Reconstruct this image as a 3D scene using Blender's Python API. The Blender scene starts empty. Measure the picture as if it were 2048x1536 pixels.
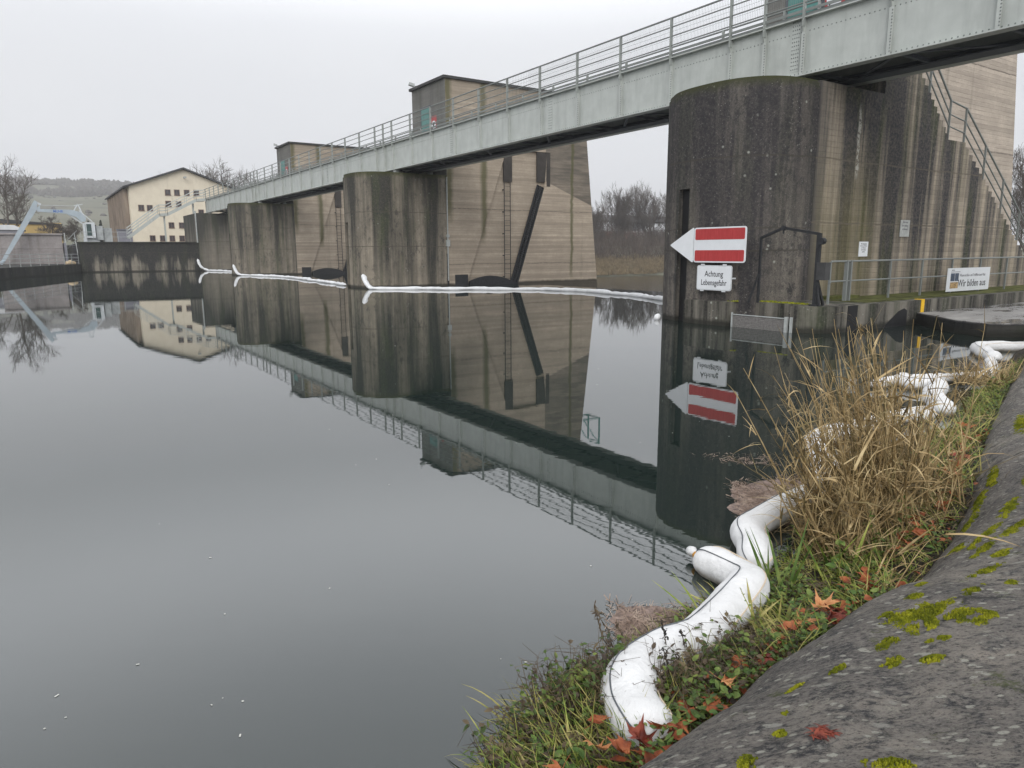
import bpy, math, random
from mathutils import Vector, Matrix, noise
R = math.radians
rnd = random.Random(7)
S = bpy.context.scene
COL = S.collection

# ------------------------------------------------------------------ camera
H = 1.9
FPX, PITCH, ROLL, YAW = 1420.0, math.atan(.1866), R(.28), R(33.75)
cam_d = bpy.data.cameras.new('camera')
cam = bpy.data.objects.new('camera', cam_d); COL.objects.link(cam)
F0 = Vector((math.sin(YAW), math.cos(YAW), 0)); R0 = Vector((math.cos(YAW), -math.sin(YAW), 0)); U0 = Vector((0, 0, 1))
Fv = F0*math.cos(PITCH) - U0*math.sin(PITCH); Uv = U0*math.cos(PITCH) + F0*math.sin(PITCH)
c_, s_ = math.cos(ROLL), math.sin(ROLL)
rv = R0*c_ - Uv*s_; uv = Uv*c_ + R0*s_
m = Matrix.Identity(4)
for i in range(3):
    m[i][0] = rv[i]; m[i][1] = uv[i]; m[i][2] = -Fv[i]
m[0][3], m[1][3], m[2][3] = 0, 0, H
cam.matrix_world = m
cam_d.sensor_fit = 'HORIZONTAL'; cam_d.sensor_width = 36.0; cam_d.lens = FPX/2048*36.0
cam_d.clip_start = .05; cam_d.clip_end = 6000
S.camera = cam
# ------------------------------------------------------------------ world (overcast)
W = bpy.data.worlds.new("World"); S.world = W; W.use_nodes = True
nt = W.node_tree; nt.nodes.clear()
N = nt.nodes.new; L = nt.links.new
sky = N('ShaderNodeTexSky'); sky.sky_type = 'NISHITA'; sky.sun_disc = False
SUN_EL, SUN_ROT = R(34), R(216)
sky.sun_elevation = SUN_EL; sky.sun_rotation = SUN_ROT; sky.air_density = 1.0; sky.dust_density = 6; sky.ozone_density = 1
sep = N('ShaderNodeHueSaturation'); sep.inputs['Saturation'].default_value = .25
L(sky.outputs[0], sep.inputs['Color'])
tc = N('ShaderNodeTexCoord'); nz = N('ShaderNodeTexNoise'); nz.inputs['Scale'].default_value = 1.6; nz.inputs['Detail'].default_value = 4
mp = N('ShaderNodeMapping'); mp.inputs['Scale'].default_value = (1, 1, 3.0)
L(tc.outputs['Generated'], mp.inputs[0]); L(mp.outputs[0], nz.inputs['Vector'])
cr = N('ShaderNodeValToRGB'); cr.color_ramp.elements[0].position = .3; cr.color_ramp.elements[1].position = .72
cr.color_ramp.elements[0].color = (7.7, 7.9, 8.35, 1); cr.color_ramp.elements[1].color = (8.45, 8.6, 8.9, 1)
L(nz.outputs[0], cr.inputs[0])
gsep = N('ShaderNodeSeparateXYZ'); L(tc.outputs['Generated'], gsep.inputs[0])
gr_ = N('ShaderNodeValToRGB'); els = gr_.color_ramp.elements
for _ in range(7): els.new(.5)
for e_, (p_, v_) in zip(els, ((0,.60),(.12,.50),(.27,.455),(.35,.84),(.42,.90),(.52,.62),(.64,.40),(.74,.50),(.86,1.0))): e_.position = p_; e_.color = (v_, v_, v_, 1)
gr_.color_ramp.interpolation = 'B_SPLINE'; L(gsep.outputs[2], gr_.inputs[0])
gm_ = N('ShaderNodeVectorMath'); gm_.operation = 'SCALE'; L(cr.outputs[0], gm_.inputs[0]); gx_ = N('ShaderNodeMath'); gx_.operation = 'MULTIPLY'; gx_.inputs[1].default_value = 2.0; L(gr_.outputs[0], gx_.inputs[0]); L(gx_.outputs[0], gm_.inputs['Scale'])
mx = N('ShaderNodeMixRGB'); mx.inputs[0].default_value = .93
L(sep.outputs[0], mx.inputs[1]); L(gm_.outputs[0], mx.inputs[2])
bg = N('ShaderNodeBackground'); bg.inputs['Strength'].default_value = .112
L(mx.outputs[0], bg.inputs[0]); wo = N('ShaderNodeOutputWorld'); L(bg.outputs[0], wo.inputs[0])
sd = bpy.data.lights.new('sun', 'SUN'); sd.energy = 1.5; sd.angle = R(40); sd.color = (1, .98, .95)
so = bpy.data.objects.new('sun', sd); COL.objects.link(so)
sdir = Vector((math.sin(SUN_ROT)*math.cos(SUN_EL), math.cos(SUN_ROT)*math.cos(SUN_EL), math.sin(SUN_EL)))
so.rotation_euler = sdir.to_track_quat('Z', 'Y').to_euler(); so.location = (0, 0, 60)
S.view_settings.view_transform = 'Standard'; S.view_settings.look = 'None'
S.view_settings.exposure = .06; S.view_settings.gamma = 1
S.render.engine = 'CYCLES'

# ------------------------------------------------------------------ helpers
def tag(o, label=None, cat=None, group=None, kind=None):
    if label: o['label'] = label
    if cat: o['category'] = cat
    if group: o['group'] = group
    if kind: o['kind'] = kind
    return o

def thing(name, label, cat, loc, group=None):
    o = bpy.data.objects.new(name, None); COL.objects.link(o)
    o.location = loc; o.empty_display_size = .3
    return tag(o, label, cat, group)

def wloc(o):
    v = Vector((0, 0, 0))
    while o: v += o.location; o = o.parent
    return v

class MB:
    def __init__(s): s.v = []; s.f = []; s.mi = []
    def add(s, vs, fs, mi=0):
        b = len(s.v); s.v.extend([tuple(x) for x in vs]); s.f.extend([tuple(b+i for i in f) for f in fs]); s.mi.extend([mi]*len(fs))
    def box(s, a, b, mi=0):
        x0, y0, z0 = a; x1, y1, z1 = b
        s.add([(x0,y0,z0),(x1,y0,z0),(x1,y1,z0),(x0,y1,z0),(x0,y0,z1),(x1,y0,z1),(x1,y1,z1),(x0,y1,z1)],
              [(0,3,2,1),(4,5,6,7),(0,1,5,4),(1,2,6,5),(2,3,7,6),(3,0,4,7)], mi)
    def bar(s, p, q, w, h, mi=0, up=(0,0,1)):
        p, q = Vector(p), Vector(q); d = (q-p).normalized(); up = Vector(up)
        if abs(d.dot(up)) > .98: up = Vector((1,0,0))
        a = d.cross(up).normalized(); b = a.cross(d)
        vs = [e + a*(i*w/2) + b*(j*h/2) for e in (p, q) for i, j in ((-1,-1),(1,-1),(1,1),(-1,1))]
        s.add(vs, [(3,2,1,0),(4,5,6,7),(0,1,5,4),(1,2,6,5),(2,3,7,6),(3,0,4,7)], mi)
    def tube(s, pts, rad, n=8, mi=0, cap=True):
        pts = [Vector(p) for p in pts]; m_ = len(pts)
        if not hasattr(rad, '__len__'): rad = [rad]*m_
        prev = None; vs = []
        for i, p in enumerate(pts):
            d = (pts[min(i+1, m_-1)]-pts[max(i-1, 0)])
            d = d.normalized() if d.length > 1e-9 else Vector((0,0,1))
            if prev is None:
                a = d.orthogonal().normalized()
            else:
                a = prev - d*prev.dot(d)
                a = a.normalized() if a.length > 1e-6 else d.orthogonal().normalized()
            prev = a; b = d.cross(a)
            for k in range(n):
                t = 2*math.pi*k/n; vs.append(p + (a*math.cos(t)+b*math.sin(t))*rad[i])
        fs = [(i*n+k, i*n+(k+1)%n, (i+1)*n+(k+1)%n, (i+1)*n+k) for i in range(m_-1) for k in range(n)]
        if cap: fs += [tuple(range(n-1, -1, -1)), tuple((m_-1)*n+k for k in range(n))]
        s.add(vs, fs, mi)
    def prism(s, poly, f0, f1, mi=0):
        """poly: 2-D points; f0,f1 map (a,b)->3-D for the two end caps"""
        n = len(poly); vs = [f0(*p) for p in poly] + [f1(*p) for p in poly]
        s.add(vs, [tuple(range(n-1,-1,-1)), tuple(range(n, 2*n))] + [(i, (i+1)%n, n+(i+1)%n, n+i) for i in range(n)], mi)
    def prism_y(s, poly, y0, y1, mi=0): s.prism(poly, lambda x, z: (x, y0, z), lambda x, z: (x, y1, z), mi)
    def prism_x(s, poly, x0, x1, mi=0): s.prism(poly, lambda y, z: (x0, y, z), lambda y, z: (x1, y, z), mi)
    def prism_z(s, poly, z0, z1, mi=0): s.prism(poly, lambda x, y: (x, y, z0), lambda x, y: (x, y, z1), mi)
    def build(s, name, mats, parent=None, origin=None, smooth=False, fix=True):
        me = bpy.data.meshes.new(name)
        base = wloc(parent) if parent else Vector((0,0,0))
        org = Vector(origin) if origin is not None else base
        me.from_pydata([(v[0]-org.x, v[1]-org.y, v[2]-org.z) for v in s.v], [], s.f)
        if not isinstance(mats, (list, tuple)): mats = [mats]
        for mm in mats: me.materials.append(mm)
        if len(mats) > 1: me.polygons.foreach_set('material_index', s.mi)
        if fix:
            import bmesh
            bm = bmesh.new(); bm.from_mesh(me); bmesh.ops.recalc_face_normals(bm, faces=bm.faces); bm.to_mesh(me); bm.free()
        if smooth: me.polygons.foreach_set('use_smooth', [True]*len(me.polygons))
        me.update()
        o = bpy.data.objects.new(name, me); COL.objects.link(o)
        o.location = org - base
        if parent: o.parent = parent
        return o

def copy_tree(o, parent=None):
    c = o.copy(); COL.objects.link(c); c.parent = parent
    for ch in o.children: copy_tree(ch, c)
    return c

def text_obj(txt, size, origin, right, up, mat, parent, xs=1.0, align='CENTER', bold=0.0, name='lettering', depth=.002):
    cu = bpy.data.curves.new('t', 'FONT'); cu.body = txt; cu.size = size; cu.align_x = align; cu.align_y = 'CENTER'
    cu.offset = bold; cu.extrude = depth; cu.resolution_u = 3
    to = bpy.data.objects.new('t', cu); COL.objects.link(to)
    dg = bpy.context.evaluated_depsgraph_get(); dg.update()
    me = bpy.data.meshes.new_from_object(to.evaluated_get(dg))
    bpy.data.objects.remove(to)
    right, up = Vector(right), Vector(up); nrm = right.cross(up)
    base = wloc(parent)
    o_ = Vector(origin)-base
    for v in me.vertices:
        v.co = o_ + right*(v.co.x*xs) + up*v.co.y + nrm*v.co.z
    me.materials.clear(); me.materials.append(mat)
    o = bpy.data.objects.new(name, me); COL.objects.link(o); o.parent = parent
    return o

# ------------------------------------------------------------------ materials
class NM:
    def __init__(s, name):
        s.m = bpy.data.materials.new(name); s.m.use_nodes = True; s.t = s.m.node_tree; s.t.nodes.clear()
        s.out = s.n('ShaderNodeOutputMaterial'); s.p = s.n('ShaderNodeBsdfPrincipled'); s.l(s.p.outputs[0], s.out.inputs[0])
        g = s.n('ShaderNodeNewGeometry'); s.pos = g.outputs['Position']; s.nrmv = g.outputs['Normal']
    def n(s, t): return s.t.nodes.new(t)
    def l(s, a, b): s.t.links.new(a, b)
    def scale(s, vec, src=None):
        q = s.n('ShaderNodeVectorMath'); q.operation = 'MULTIPLY'; s.l(src or s.pos, q.inputs[0]); q.inputs[1].default_value = vec; return q.outputs[0]
    def noise(s, scale, detail=4, rough=.6, vec=None, dist=0):
        q = s.n('ShaderNodeTexNoise'); q.inputs['Scale'].default_value = scale; q.inputs['Detail'].default_value = detail
        q.inputs['Roughness'].default_value = rough; q.inputs['Distortion'].default_value = dist; s.l(vec or s.pos, q.inputs['Vector']); return q.outputs[0]
    def vor(s, scale, vec=None, feat='F1', out=0):
        q = s.n('ShaderNodeTexVoronoi'); q.inputs['Scale'].default_value = scale; q.feature = feat; s.l(vec or s.pos, q.inputs['Vector']); return q.outputs[out]
    def ramp(s, src, stops):
        q = s.n('ShaderNodeValToRGB'); e = q.color_ramp.elements
        while len(e) < len(stops): e.new(.5)
        for el, (p, c) in zip(e, stops):
            el.position = p; el.color = (c, c, c, 1) if not hasattr(c, '__len__') else (*c, 1)
        s.l(src, q.inputs[0]); return q.outputs[0]
    def mix(s, fac, a, b, mode='MIX'):
        q = s.n('ShaderNodeMixRGB'); q.blend_type = mode
        for i, x in ((0, fac), (1, a), (2, b)):
            if isinstance(x, (int, float)): q.inputs[i].default_value = x if i == 0 else (x, x, x, 1)
            elif isinstance(x, tuple): q.inputs[i].default_value = (*x, 1)
            else: s.l(x, q.inputs[i])
        return q.outputs[0]
    def math(s, op, a, b=0, c=None):
        q = s.n('ShaderNodeMath'); q.operation = op
        for i, x in enumerate((a, b, c)):
            if x is None: continue
            if isinstance(x, (int, float)): q.inputs[i].default_value = x
            else: s.l(x, q.inputs[i])
        return q.outputs[0]
    def xyz(s):
        q = s.n('ShaderNodeSeparateXYZ'); s.l(s.pos, q.inputs[0]); return q.outputs
    def bump(s, h, strength=.5, dist=.01):
        q = s.n('ShaderNodeBump'); q.inputs['Strength'].default_value = strength; q.inputs['Distance'].default_value = dist
        s.l(h, q.inputs['Height']); s.l(q.outputs[0], s.p.inputs['Normal']); return q
    def col(s, c):
        if isinstance(c, tuple): s.p.inputs['Base Color'].default_value = (*c, 1)
        else: s.l(c, s.p.inputs['Base Color'])
    def done(s, rough=.8, spec=.3, metal=0):
        if isinstance(rough, (int, float)): s.p.inputs['Roughness'].default_value = rough
        else: s.l(rough, s.p.inputs['Roughness'])
        s.p.inputs['Specular IOR Level'].default_value = spec; s.p.inputs['Metallic'].default_value = metal
        return s.m

def simple(name, c, rough=.7, var=.25, scale=6, spec=.3, metal=0, bump=0):
    k = NM(name); nn = k.noise(scale, 5)
    lo = tuple(x*(1-var) for x in c); hi = tuple(min(1, x*(1+var)) for x in c)
    k.col(k.ramp(nn, [(.3, lo), (.7, hi)]))
    if bump: k.bump(k.noise(scale*6, 3), bump, .01)
    return k.done(rough, spec, metal)

def concrete(name, base, dark=(.035,.035,.036), streak=(.45,.62), board=.5, joints=(), moss_top=None, green=.5, white=.5,
             sscale=2.2, patch=None, lichen=0, grad=None, vstretch=.05):
    k = NM(name); x, y, z = k.xyz()
    n1 = k.noise(1.3, 6, .65); n2 = k.noise(9, 5, .7)
    c = k.mix(k.ramp(n1, [(.3, 0.0), (.7, 1.0)]), tuple(v*.78 for v in base), tuple(v*1.15 for v in base))
    c = k.mix(k.ramp(n2, [(.35, 0.0), (.75, .45)]), c, tuple(v*.55 for v in base))
    # board marks: stepped in z
    zc = k.math('MULTIPLY', z, 1/.14)
    fl = k.math('FLOOR', zc); fr = k.math('FRACT', zc)
    wn = k.n('ShaderNodeTexWhiteNoise'); wn.noise_dimensions = '1D'; k.l(fl, wn.inputs['W'])
    ln = k.noise(1, 3, .6, k.scale((.5, .5, 7.2)))
    bd = k.math('MULTIPLY', k.math('ADD', k.math('MULTIPLY', wn.outputs[0], .5), ln), board*.6)
    c = k.mix(k.ramp(bd, [(.15, 0.0), (.75, .8)]), c, tuple(v*.5 for v in base))
    edge = k.ramp(fr, [(0, 1.0), (.09, 0.0), (.92, 0.0), (1, .7)])
    en = k.math('MULTIPLY', edge, k.ramp(k.noise(2.3, 3), [(.35, 0.0), (.65, board)]))
    c = k.mix(en, c, tuple(v*.4 for v in base))
    # vertical weather streaks
    sv = k.scale((sscale, sscale, sscale*vstretch)); st = k.noise(1, 6, .62, sv)
    st2 = k.noise(1, 4, .6, k.scale((sscale*4.5, sscale*4.5, sscale*.16)))
    sm = k.math('ADD', k.math('MULTIPLY', st, .8), k.math('MULTIPLY', st2, .2))
    if grad:   # (z0,z1,amount): streaks run stronger towards the top
        mr = k.n('ShaderNodeMapRange'); mr.inputs['From Min'].default_value = grad[0]; mr.inputs['From Max'].default_value = grad[1]
        mr.inputs['To Min'].default_value = 0; mr.inputs['To Max'].default_value = grad[2]; k.l(z, mr.inputs['Value'])
        sm = k.math('ADD', sm, mr.outputs[0])
    mask = k.ramp(sm, [(streak[0], 0.0), (streak[1], 1.0)])
    brk = k.ramp(k.noise(14, 5, .7), [(.3, .72), (.6, 1.0)])
    mask = k.math('MULTIPLY', mask, brk)
    gcol = k.mix(k.ramp(k.noise(.9, 3, .6, k.scale((1.4, 1.4, .25))), [(.5, 0.0), (.62, green)]), dark, (.035, .045, .022))
    c = k.mix(mask, c, gcol)
    if patch:
        c = patch(k, c, x, y, z)
    if white:
        wv = k.noise(1, 4, .7, k.scale((5, 5, .35))); wm = k.math('MULTIPLY', k.ramp(wv, [(.70, 0.0), (.74, white)]), k.ramp(k.noise(25, 4), [(.4, .1), (.6, 1.0)]))
        c = k.mix(wm, c, (.42, .40, .36))
    if lichen:
        vv = k.vor(3.0); lm = k.math('MULTIPLY', k.ramp(vv, [(.06, lichen), (.12, 0.0)]), k.ramp(k.noise(.9, 2), [(.48, 0.0), (.55, 1.0)]))
        c = k.mix(lm, c, (.33, .34, .30))
        v3 = k.vor(13.0); lm = k.math('MULTIPLY', k.ramp(v3, [(.10, lichen), (.2, 0.0)]), k.ramp(k.noise(2.1, 3), [(.52, 0.0), (.6, .8)]))
        c = k.mix(lm, c, (.28, .28, .25))
    for j in joints:
        d = k.math('ABSOLUTE', k.math('SUBTRACT', k.math('ADD', z, k.math('MULTIPLY', k.noise(1.5, 4), .10)), j+.05))
        c = k.mix(k.math('MULTIPLY', k.ramp(d, [(.012, .85), (.03, 0.0)]), k.ramp(k.noise(6, 3), [(.3, .3), (.55, 1.0)])), c, tuple(v*.25 for v in base))
    if moss_top is not None:
        zz = k.math('ADD', z, k.math('MULTIPLY', k.noise(3.5, 5, .7), .35))
        c = k.mix(k.ramp(k.math('SUBTRACT', zz, moss_top), [(.0, 0.0), (.25, .85)]), c, (.05, .055, .018))
    # wet band above the waterline
    zz = k.math('ADD', z, k.math('MULTIPLY', k.noise(4, 3), .12))
    c = k.mix(k.ramp(zz, [(.14, .85), (.24, 0.0)]), c, (.018, .018, .014))
    k.col(c)
    hh = k.math('ADD', k.math('MULTIPLY', n2, .6), k.math('MULTIPLY', edge, -.5*board))
    k.bump(hh, .55, .02)
    return k.done(.88, .25)

M = {}
# nose of piers: dark, mottled
def nose_patch(k, c, x, y, z):
    ln = k.ramp(k.noise(1, 4, .6, k.scale((2.6, 2.6, .12))), [(.52, 0.0), (.74, .5)])
    c = k.mix(ln, c, (.21, .19, .16))
    cr1 = k.math('MULTIPLY', k.ramp(k.noise(5.5, 8, .8, k.scale((1, 1, .7))), [(.50, 0.0), (.56, .8)]), k.ramp(k.noise(.8, 3), [(.38, .15), (.6, 1.0)]))
    c = k.mix(cr1, c, (.026, .026, .028))
    cr2 = k.ramp(k.noise(16, 8, .85), [(.57, 0.0), (.64, .65)]); c = k.mix(cr2, c, (.25, .235, .215))
    cr3 = k.ramp(k.noise(34, 5, .8), [(.40, .7), (.48, 0.0)]); return k.mix(cr3, c, (.03, .029, .03))
M['nose'] = concrete('weathered_dark_concrete', (.225,.198,.165), dark=(.032,.030,.033), streak=(.36,.62), board=.2, joints=(4.2, 2.45, 1.9), moss_top=5.95,
                     green=.25, white=.45, sscale=1.7, lichen=.8, grad=(0, 6, .17), patch=nose_patch)
def far_patch(k, c, x, y, z):
    cr1 = k.math('MULTIPLY', k.ramp(k.noise(4.5, 8, .8, k.scale((1, 1, .5))), [(.52, 0.0), (.58, .7)]), k.ramp(k.noise(.8, 3), [(.38, .15), (.6, 1.0)]))
    c = k.mix(cr1, c, (.03, .03, .03)); return k.mix(k.ramp(k.noise(14, 8, .85), [(.57, 0.0), (.64, .5)]), c, (.28, .26, .23))
M['nose_far'] = concrete('weathered_pier_concrete', (.285,.248,.195), dark=(.026,.027,.024), streak=(.42,.62), board=.15, joints=(4.0, 2.2), moss_top=5.95,
                     green=.9, white=.8, sscale=1.2, lichen=.5, grad=(0, 6, .12), patch=far_patch)
def side1_patch(k, c, x, y, z):
    a = k.ramp(k.math('ADD', x, k.math('MULTIPLY', k.noise(1.2, 4), .8)), [(0, 1.0), (1, 1.0)])
    m1 = k.n('ShaderNodeMapRange'); m1.inputs['From Min'].default_value = 20.6; m1.inputs['From Max'].default_value = 18.6; k.l(x, m1.inputs['Value'])
    m2 = k.n('ShaderNodeMapRange'); m2.inputs['From Min'].default_value = 5.0; m2.inputs['From Max'].default_value = 2.5; k.l(z, m2.inputs['Value'])
    c = k.mix(k.math('MULTIPLY', k.math('MULTIPLY', m1.outputs[0], m2.outputs[0]), k.ramp(k.noise(1, 4, .6, k.scale((1.3, 1.3, .1))), [(.35, .2), (.6, .75)])), c, (.12,.105,.045))
    m3 = k.n('ShaderNodeMapRange'); m3.inputs['From Min'].default_value = 17.5; m3.inputs['From Max'].default_value = 16.9; k.l(k.math('ADD', x, k.math('MULTIPLY', k.noise(1, 4, .6, k.scale((1.5, 1.5, .3))), .5)), m3.inputs['Value'])
    c = k.mix(k.math('MULTIPLY', m3.outputs[0], .85), c, (.06,.057,.056))
    d = k.math('ABSOLUTE', k.math('SUBTRACT', k.math('ADD', x, k.math('MULTIPLY', k.noise(1.6, 3), .25)), 18.65))
    w = k.math('MULTIPLY', k.ramp(d, [(.03, 1.0), (.09, 0.0)]), k.math('MULTIPLY', k.ramp(k.math('ABSOLUTE', k.math('SUBTRACT', z, 4.7)), [(.7, 1.0), (1.0, 0.0)]), k.ramp(k.noise(14, 4), [(.42, .0), (.5, .9)])))
    return k.mix(w, c, (.42,.41,.36))
M['side1'] = concrete('streaked_wall_concrete', (.48,.41,.315), dark=(.034,.034,.039), streak=(.44,.575), board=1.0, joints=(4.2, 2.6), moss_top=None,
                     green=.9, white=.6, sscale=1.25, grad=(1, 6.5, .085), vstretch=.03, patch=side1_patch)
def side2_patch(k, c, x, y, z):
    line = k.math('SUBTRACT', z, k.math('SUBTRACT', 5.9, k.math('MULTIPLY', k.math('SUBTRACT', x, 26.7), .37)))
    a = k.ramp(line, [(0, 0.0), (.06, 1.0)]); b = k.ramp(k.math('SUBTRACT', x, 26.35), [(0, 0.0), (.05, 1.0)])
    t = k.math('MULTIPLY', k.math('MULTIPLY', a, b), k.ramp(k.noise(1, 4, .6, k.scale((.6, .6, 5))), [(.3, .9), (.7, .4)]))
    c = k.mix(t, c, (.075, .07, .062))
    # green algae run
    for x0, w, z0 in ((22.0, .28, 2.6), (28.4, .16, .5), (19.75, .3, 3.8)):
        d = k.math('ABSOLUTE', k.math('SUBTRACT', k.math('ADD', x, k.math('MULTIPLY', k.noise(1.3, 3), .3)), x0+.15))
        g = k.math('MULTIPLY', k.ramp(k.math('DIVIDE', d, w), [(.25, .8), (1.0, 0.0)]), k.ramp(k.math('SUBTRACT', k.math('ADD', z, k.noise(2, 4)), z0), [(0, 0.0), (1, 1.0)]))
        c = k.mix(g, c, (.085, .085, .035))
    return c
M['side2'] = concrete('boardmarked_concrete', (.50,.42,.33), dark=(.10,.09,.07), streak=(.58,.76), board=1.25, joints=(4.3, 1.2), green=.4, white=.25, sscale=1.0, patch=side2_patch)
M['tower'] = concrete('tower_concrete', (.57,.49,.41), dark=(.12,.11,.09), streak=(.56,.76), board=1.2, joints=(8.0, 5.3), green=.1, white=.2, sscale=1.0)
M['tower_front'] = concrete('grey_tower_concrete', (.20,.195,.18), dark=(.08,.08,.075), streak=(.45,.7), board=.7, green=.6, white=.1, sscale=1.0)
M['ledge'] = concrete('mossy_ledge_concrete', (.20,.185,.155), dark=(.018,.018,.016), streak=(.42,.56), board=.2, green=1, white=.4, lichen=1, sscale=2)
M['lowwall'] = concrete('stained_quay_concrete', (.25,.225,.18), dark=(.014,.015,.017), streak=(.42,.54), board=.4, green=.3, white=1.0, sscale=1.0, grad=(.8, 2.9, .24), joints=(1.95,), vstretch=.15)
M['leftblock'] = concrete('pale_lock_concrete', (.36,.33,.32), dark=(.17,.14,.12), streak=(.5,.7), board=.35, joints=(2.4,), green=0, white=.2, sscale=1.2)
M['darkquay'] = concrete('wet_dark_quay', (.055,.052,.046), dark=(.012,.013,.014), streak=(.38,.58), board=.4, green=.6, white=.5, sscale=1.2, lichen=.4)
M['abut'] = concrete('abutment_concrete', (.24,.215,.175), dark=(.05,.05,.045), streak=(.45,.7), board=.5, joints=(3.1,), green=.5, white=.8, sscale=1, grad=(2, 6, .25))
M['black'] = simple('recess_shade_black', (.012,.012,.013), .6, .3, 3)
def steel(name, c, rough=.45, rust=.15):
    k = NM(name); nn = k.noise(2.0, 5); st = k.noise(1, 4, .6, k.scale((3, 3, .4)))
    cc = k.ramp(nn, [(.3, tuple(v*.9 for v in c)), (.7, tuple(min(1, v*1.08) for v in c))])
    cc = k.mix(k.ramp(st, [(.50, 0.0), (.72, .45)]), cc, tuple(v*.62 for v in c))
    cc = k.mix(k.ramp(k.noise(30, 4), [(.66, 0.0), (.72, rust)]), cc, (.13, .10, .07))
    k.col(cc); k.bump(k.noise(1.2, 2), .15, .02); return k.done(rough, .35)
M['girder'] = steel('grey_green_paint', (.45,.475,.45))
M['postpaint'] = steel('grey_post_paint', (.29,.31,.295))
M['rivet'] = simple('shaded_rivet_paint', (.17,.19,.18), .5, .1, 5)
M['rail'] = steel('grey_rail_paint', (.20,.215,.205), .5)
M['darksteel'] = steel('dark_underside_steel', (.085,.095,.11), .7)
M['slotsteel'] = simple('brown_black_gate_steel', (.045,.040,.036), .7, .3, 2)
M['galv'] = simple('galvanised_steel', (.36,.38,.37), .5, .2, 8, .4)
M['blacksteel'] = simple('blackened_iron', (.022,.023,.025), .6, .4, 10)
M['roofedge'] = simple('dark_roof_edge', (.045,.045,.045), .7, .3, 3)
M['teal'] = simple('teal_door_paint', (.09,.23,.21), .5, .15, 2)
M['signwhite'] = simple('white_sign_face', (.70,.72,.74), .35, .04, 4)
def signred():
    k = NM('red_sign_face'); n_ = k.noise(1, 4, .6, k.scale((30, 30, 4))); k.col(k.ramp(n_, [(.35, (.36,.028,.030)), (.7, (.46,.05,.05))])); return k.done(.35, .4)
M['signred'] = signred()
M['ink'] = simple('black_lettering', (.02,.02,.022), .5, .1)
M['greyink'] = simple('grey_lettering', (.16,.16,.17), .5, .1)
M['aluframe'] = simple('pale_aluminium', (.55,.57,.58), .4, .1, 9, .5)
M['yellow'] = simple('yellow_webbing', (.75,.45,.02), .6, .1)
M['blueink'] = simple('blue_lettering', (.03,.12,.45), .5, .1)
M['photoA'] = simple('dark_blue_photo_print', (.05,.07,.11), .4, .9, 30)
M['photoB'] = simple('yellow_photo_print', (.38,.25,.11), .4, .8, 22)

def boomcloth():
    k = NM('white_boom_fabric'); n1 = k.noise(5, 5, .7); weave = k.noise(240, 2)
    c = k.ramp(n1, [(.3, (.60,.60,.595)), (.6, (.70,.70,.695))])
    st = k.ramp(k.noise(2.3, 6, .7), [(.60, 0.0), (.72, .35)]); c = k.mix(st, c, (.48,.36,.24))
    c = k.mix(k.ramp(k.noise(60, 4), [(.70, 0.0), (.74, .6)]), c, (.20,.17,.12))
    x, y, z = k.xyz(); c = k.mix(k.ramp(k.math('ADD', z, k.math('MULTIPLY', k.noise(9, 5, .7), .06)), [(.055, .75), (.095, 0.0)]), c, (.20,.17,.12))
    k.col(c); k.bump(k.math('ADD', k.math('MULTIPLY', weave, .12), k.math('ADD', k.noise(24, 5, .6), k.math('MULTIPLY', k.noise(9, 4, .6, None, 1.5), 1.2))), .5, .016); 
    k.p.inputs['Subsurface Weight'].default_value = .0
    return k.done(.8, .2)
M['boom'] = boomcloth()
def farboom():
    k = NM('white_floating_boom'); c = k.ramp(k.noise(3, 4), [(.3, (.62,.63,.64)), (.6, (.74,.75,.76))]); k.col(c); k.bump(k.noise(12, 3), .3, .03); return k.done(.7, .2)
M['farboom'] = farboom()

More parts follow.
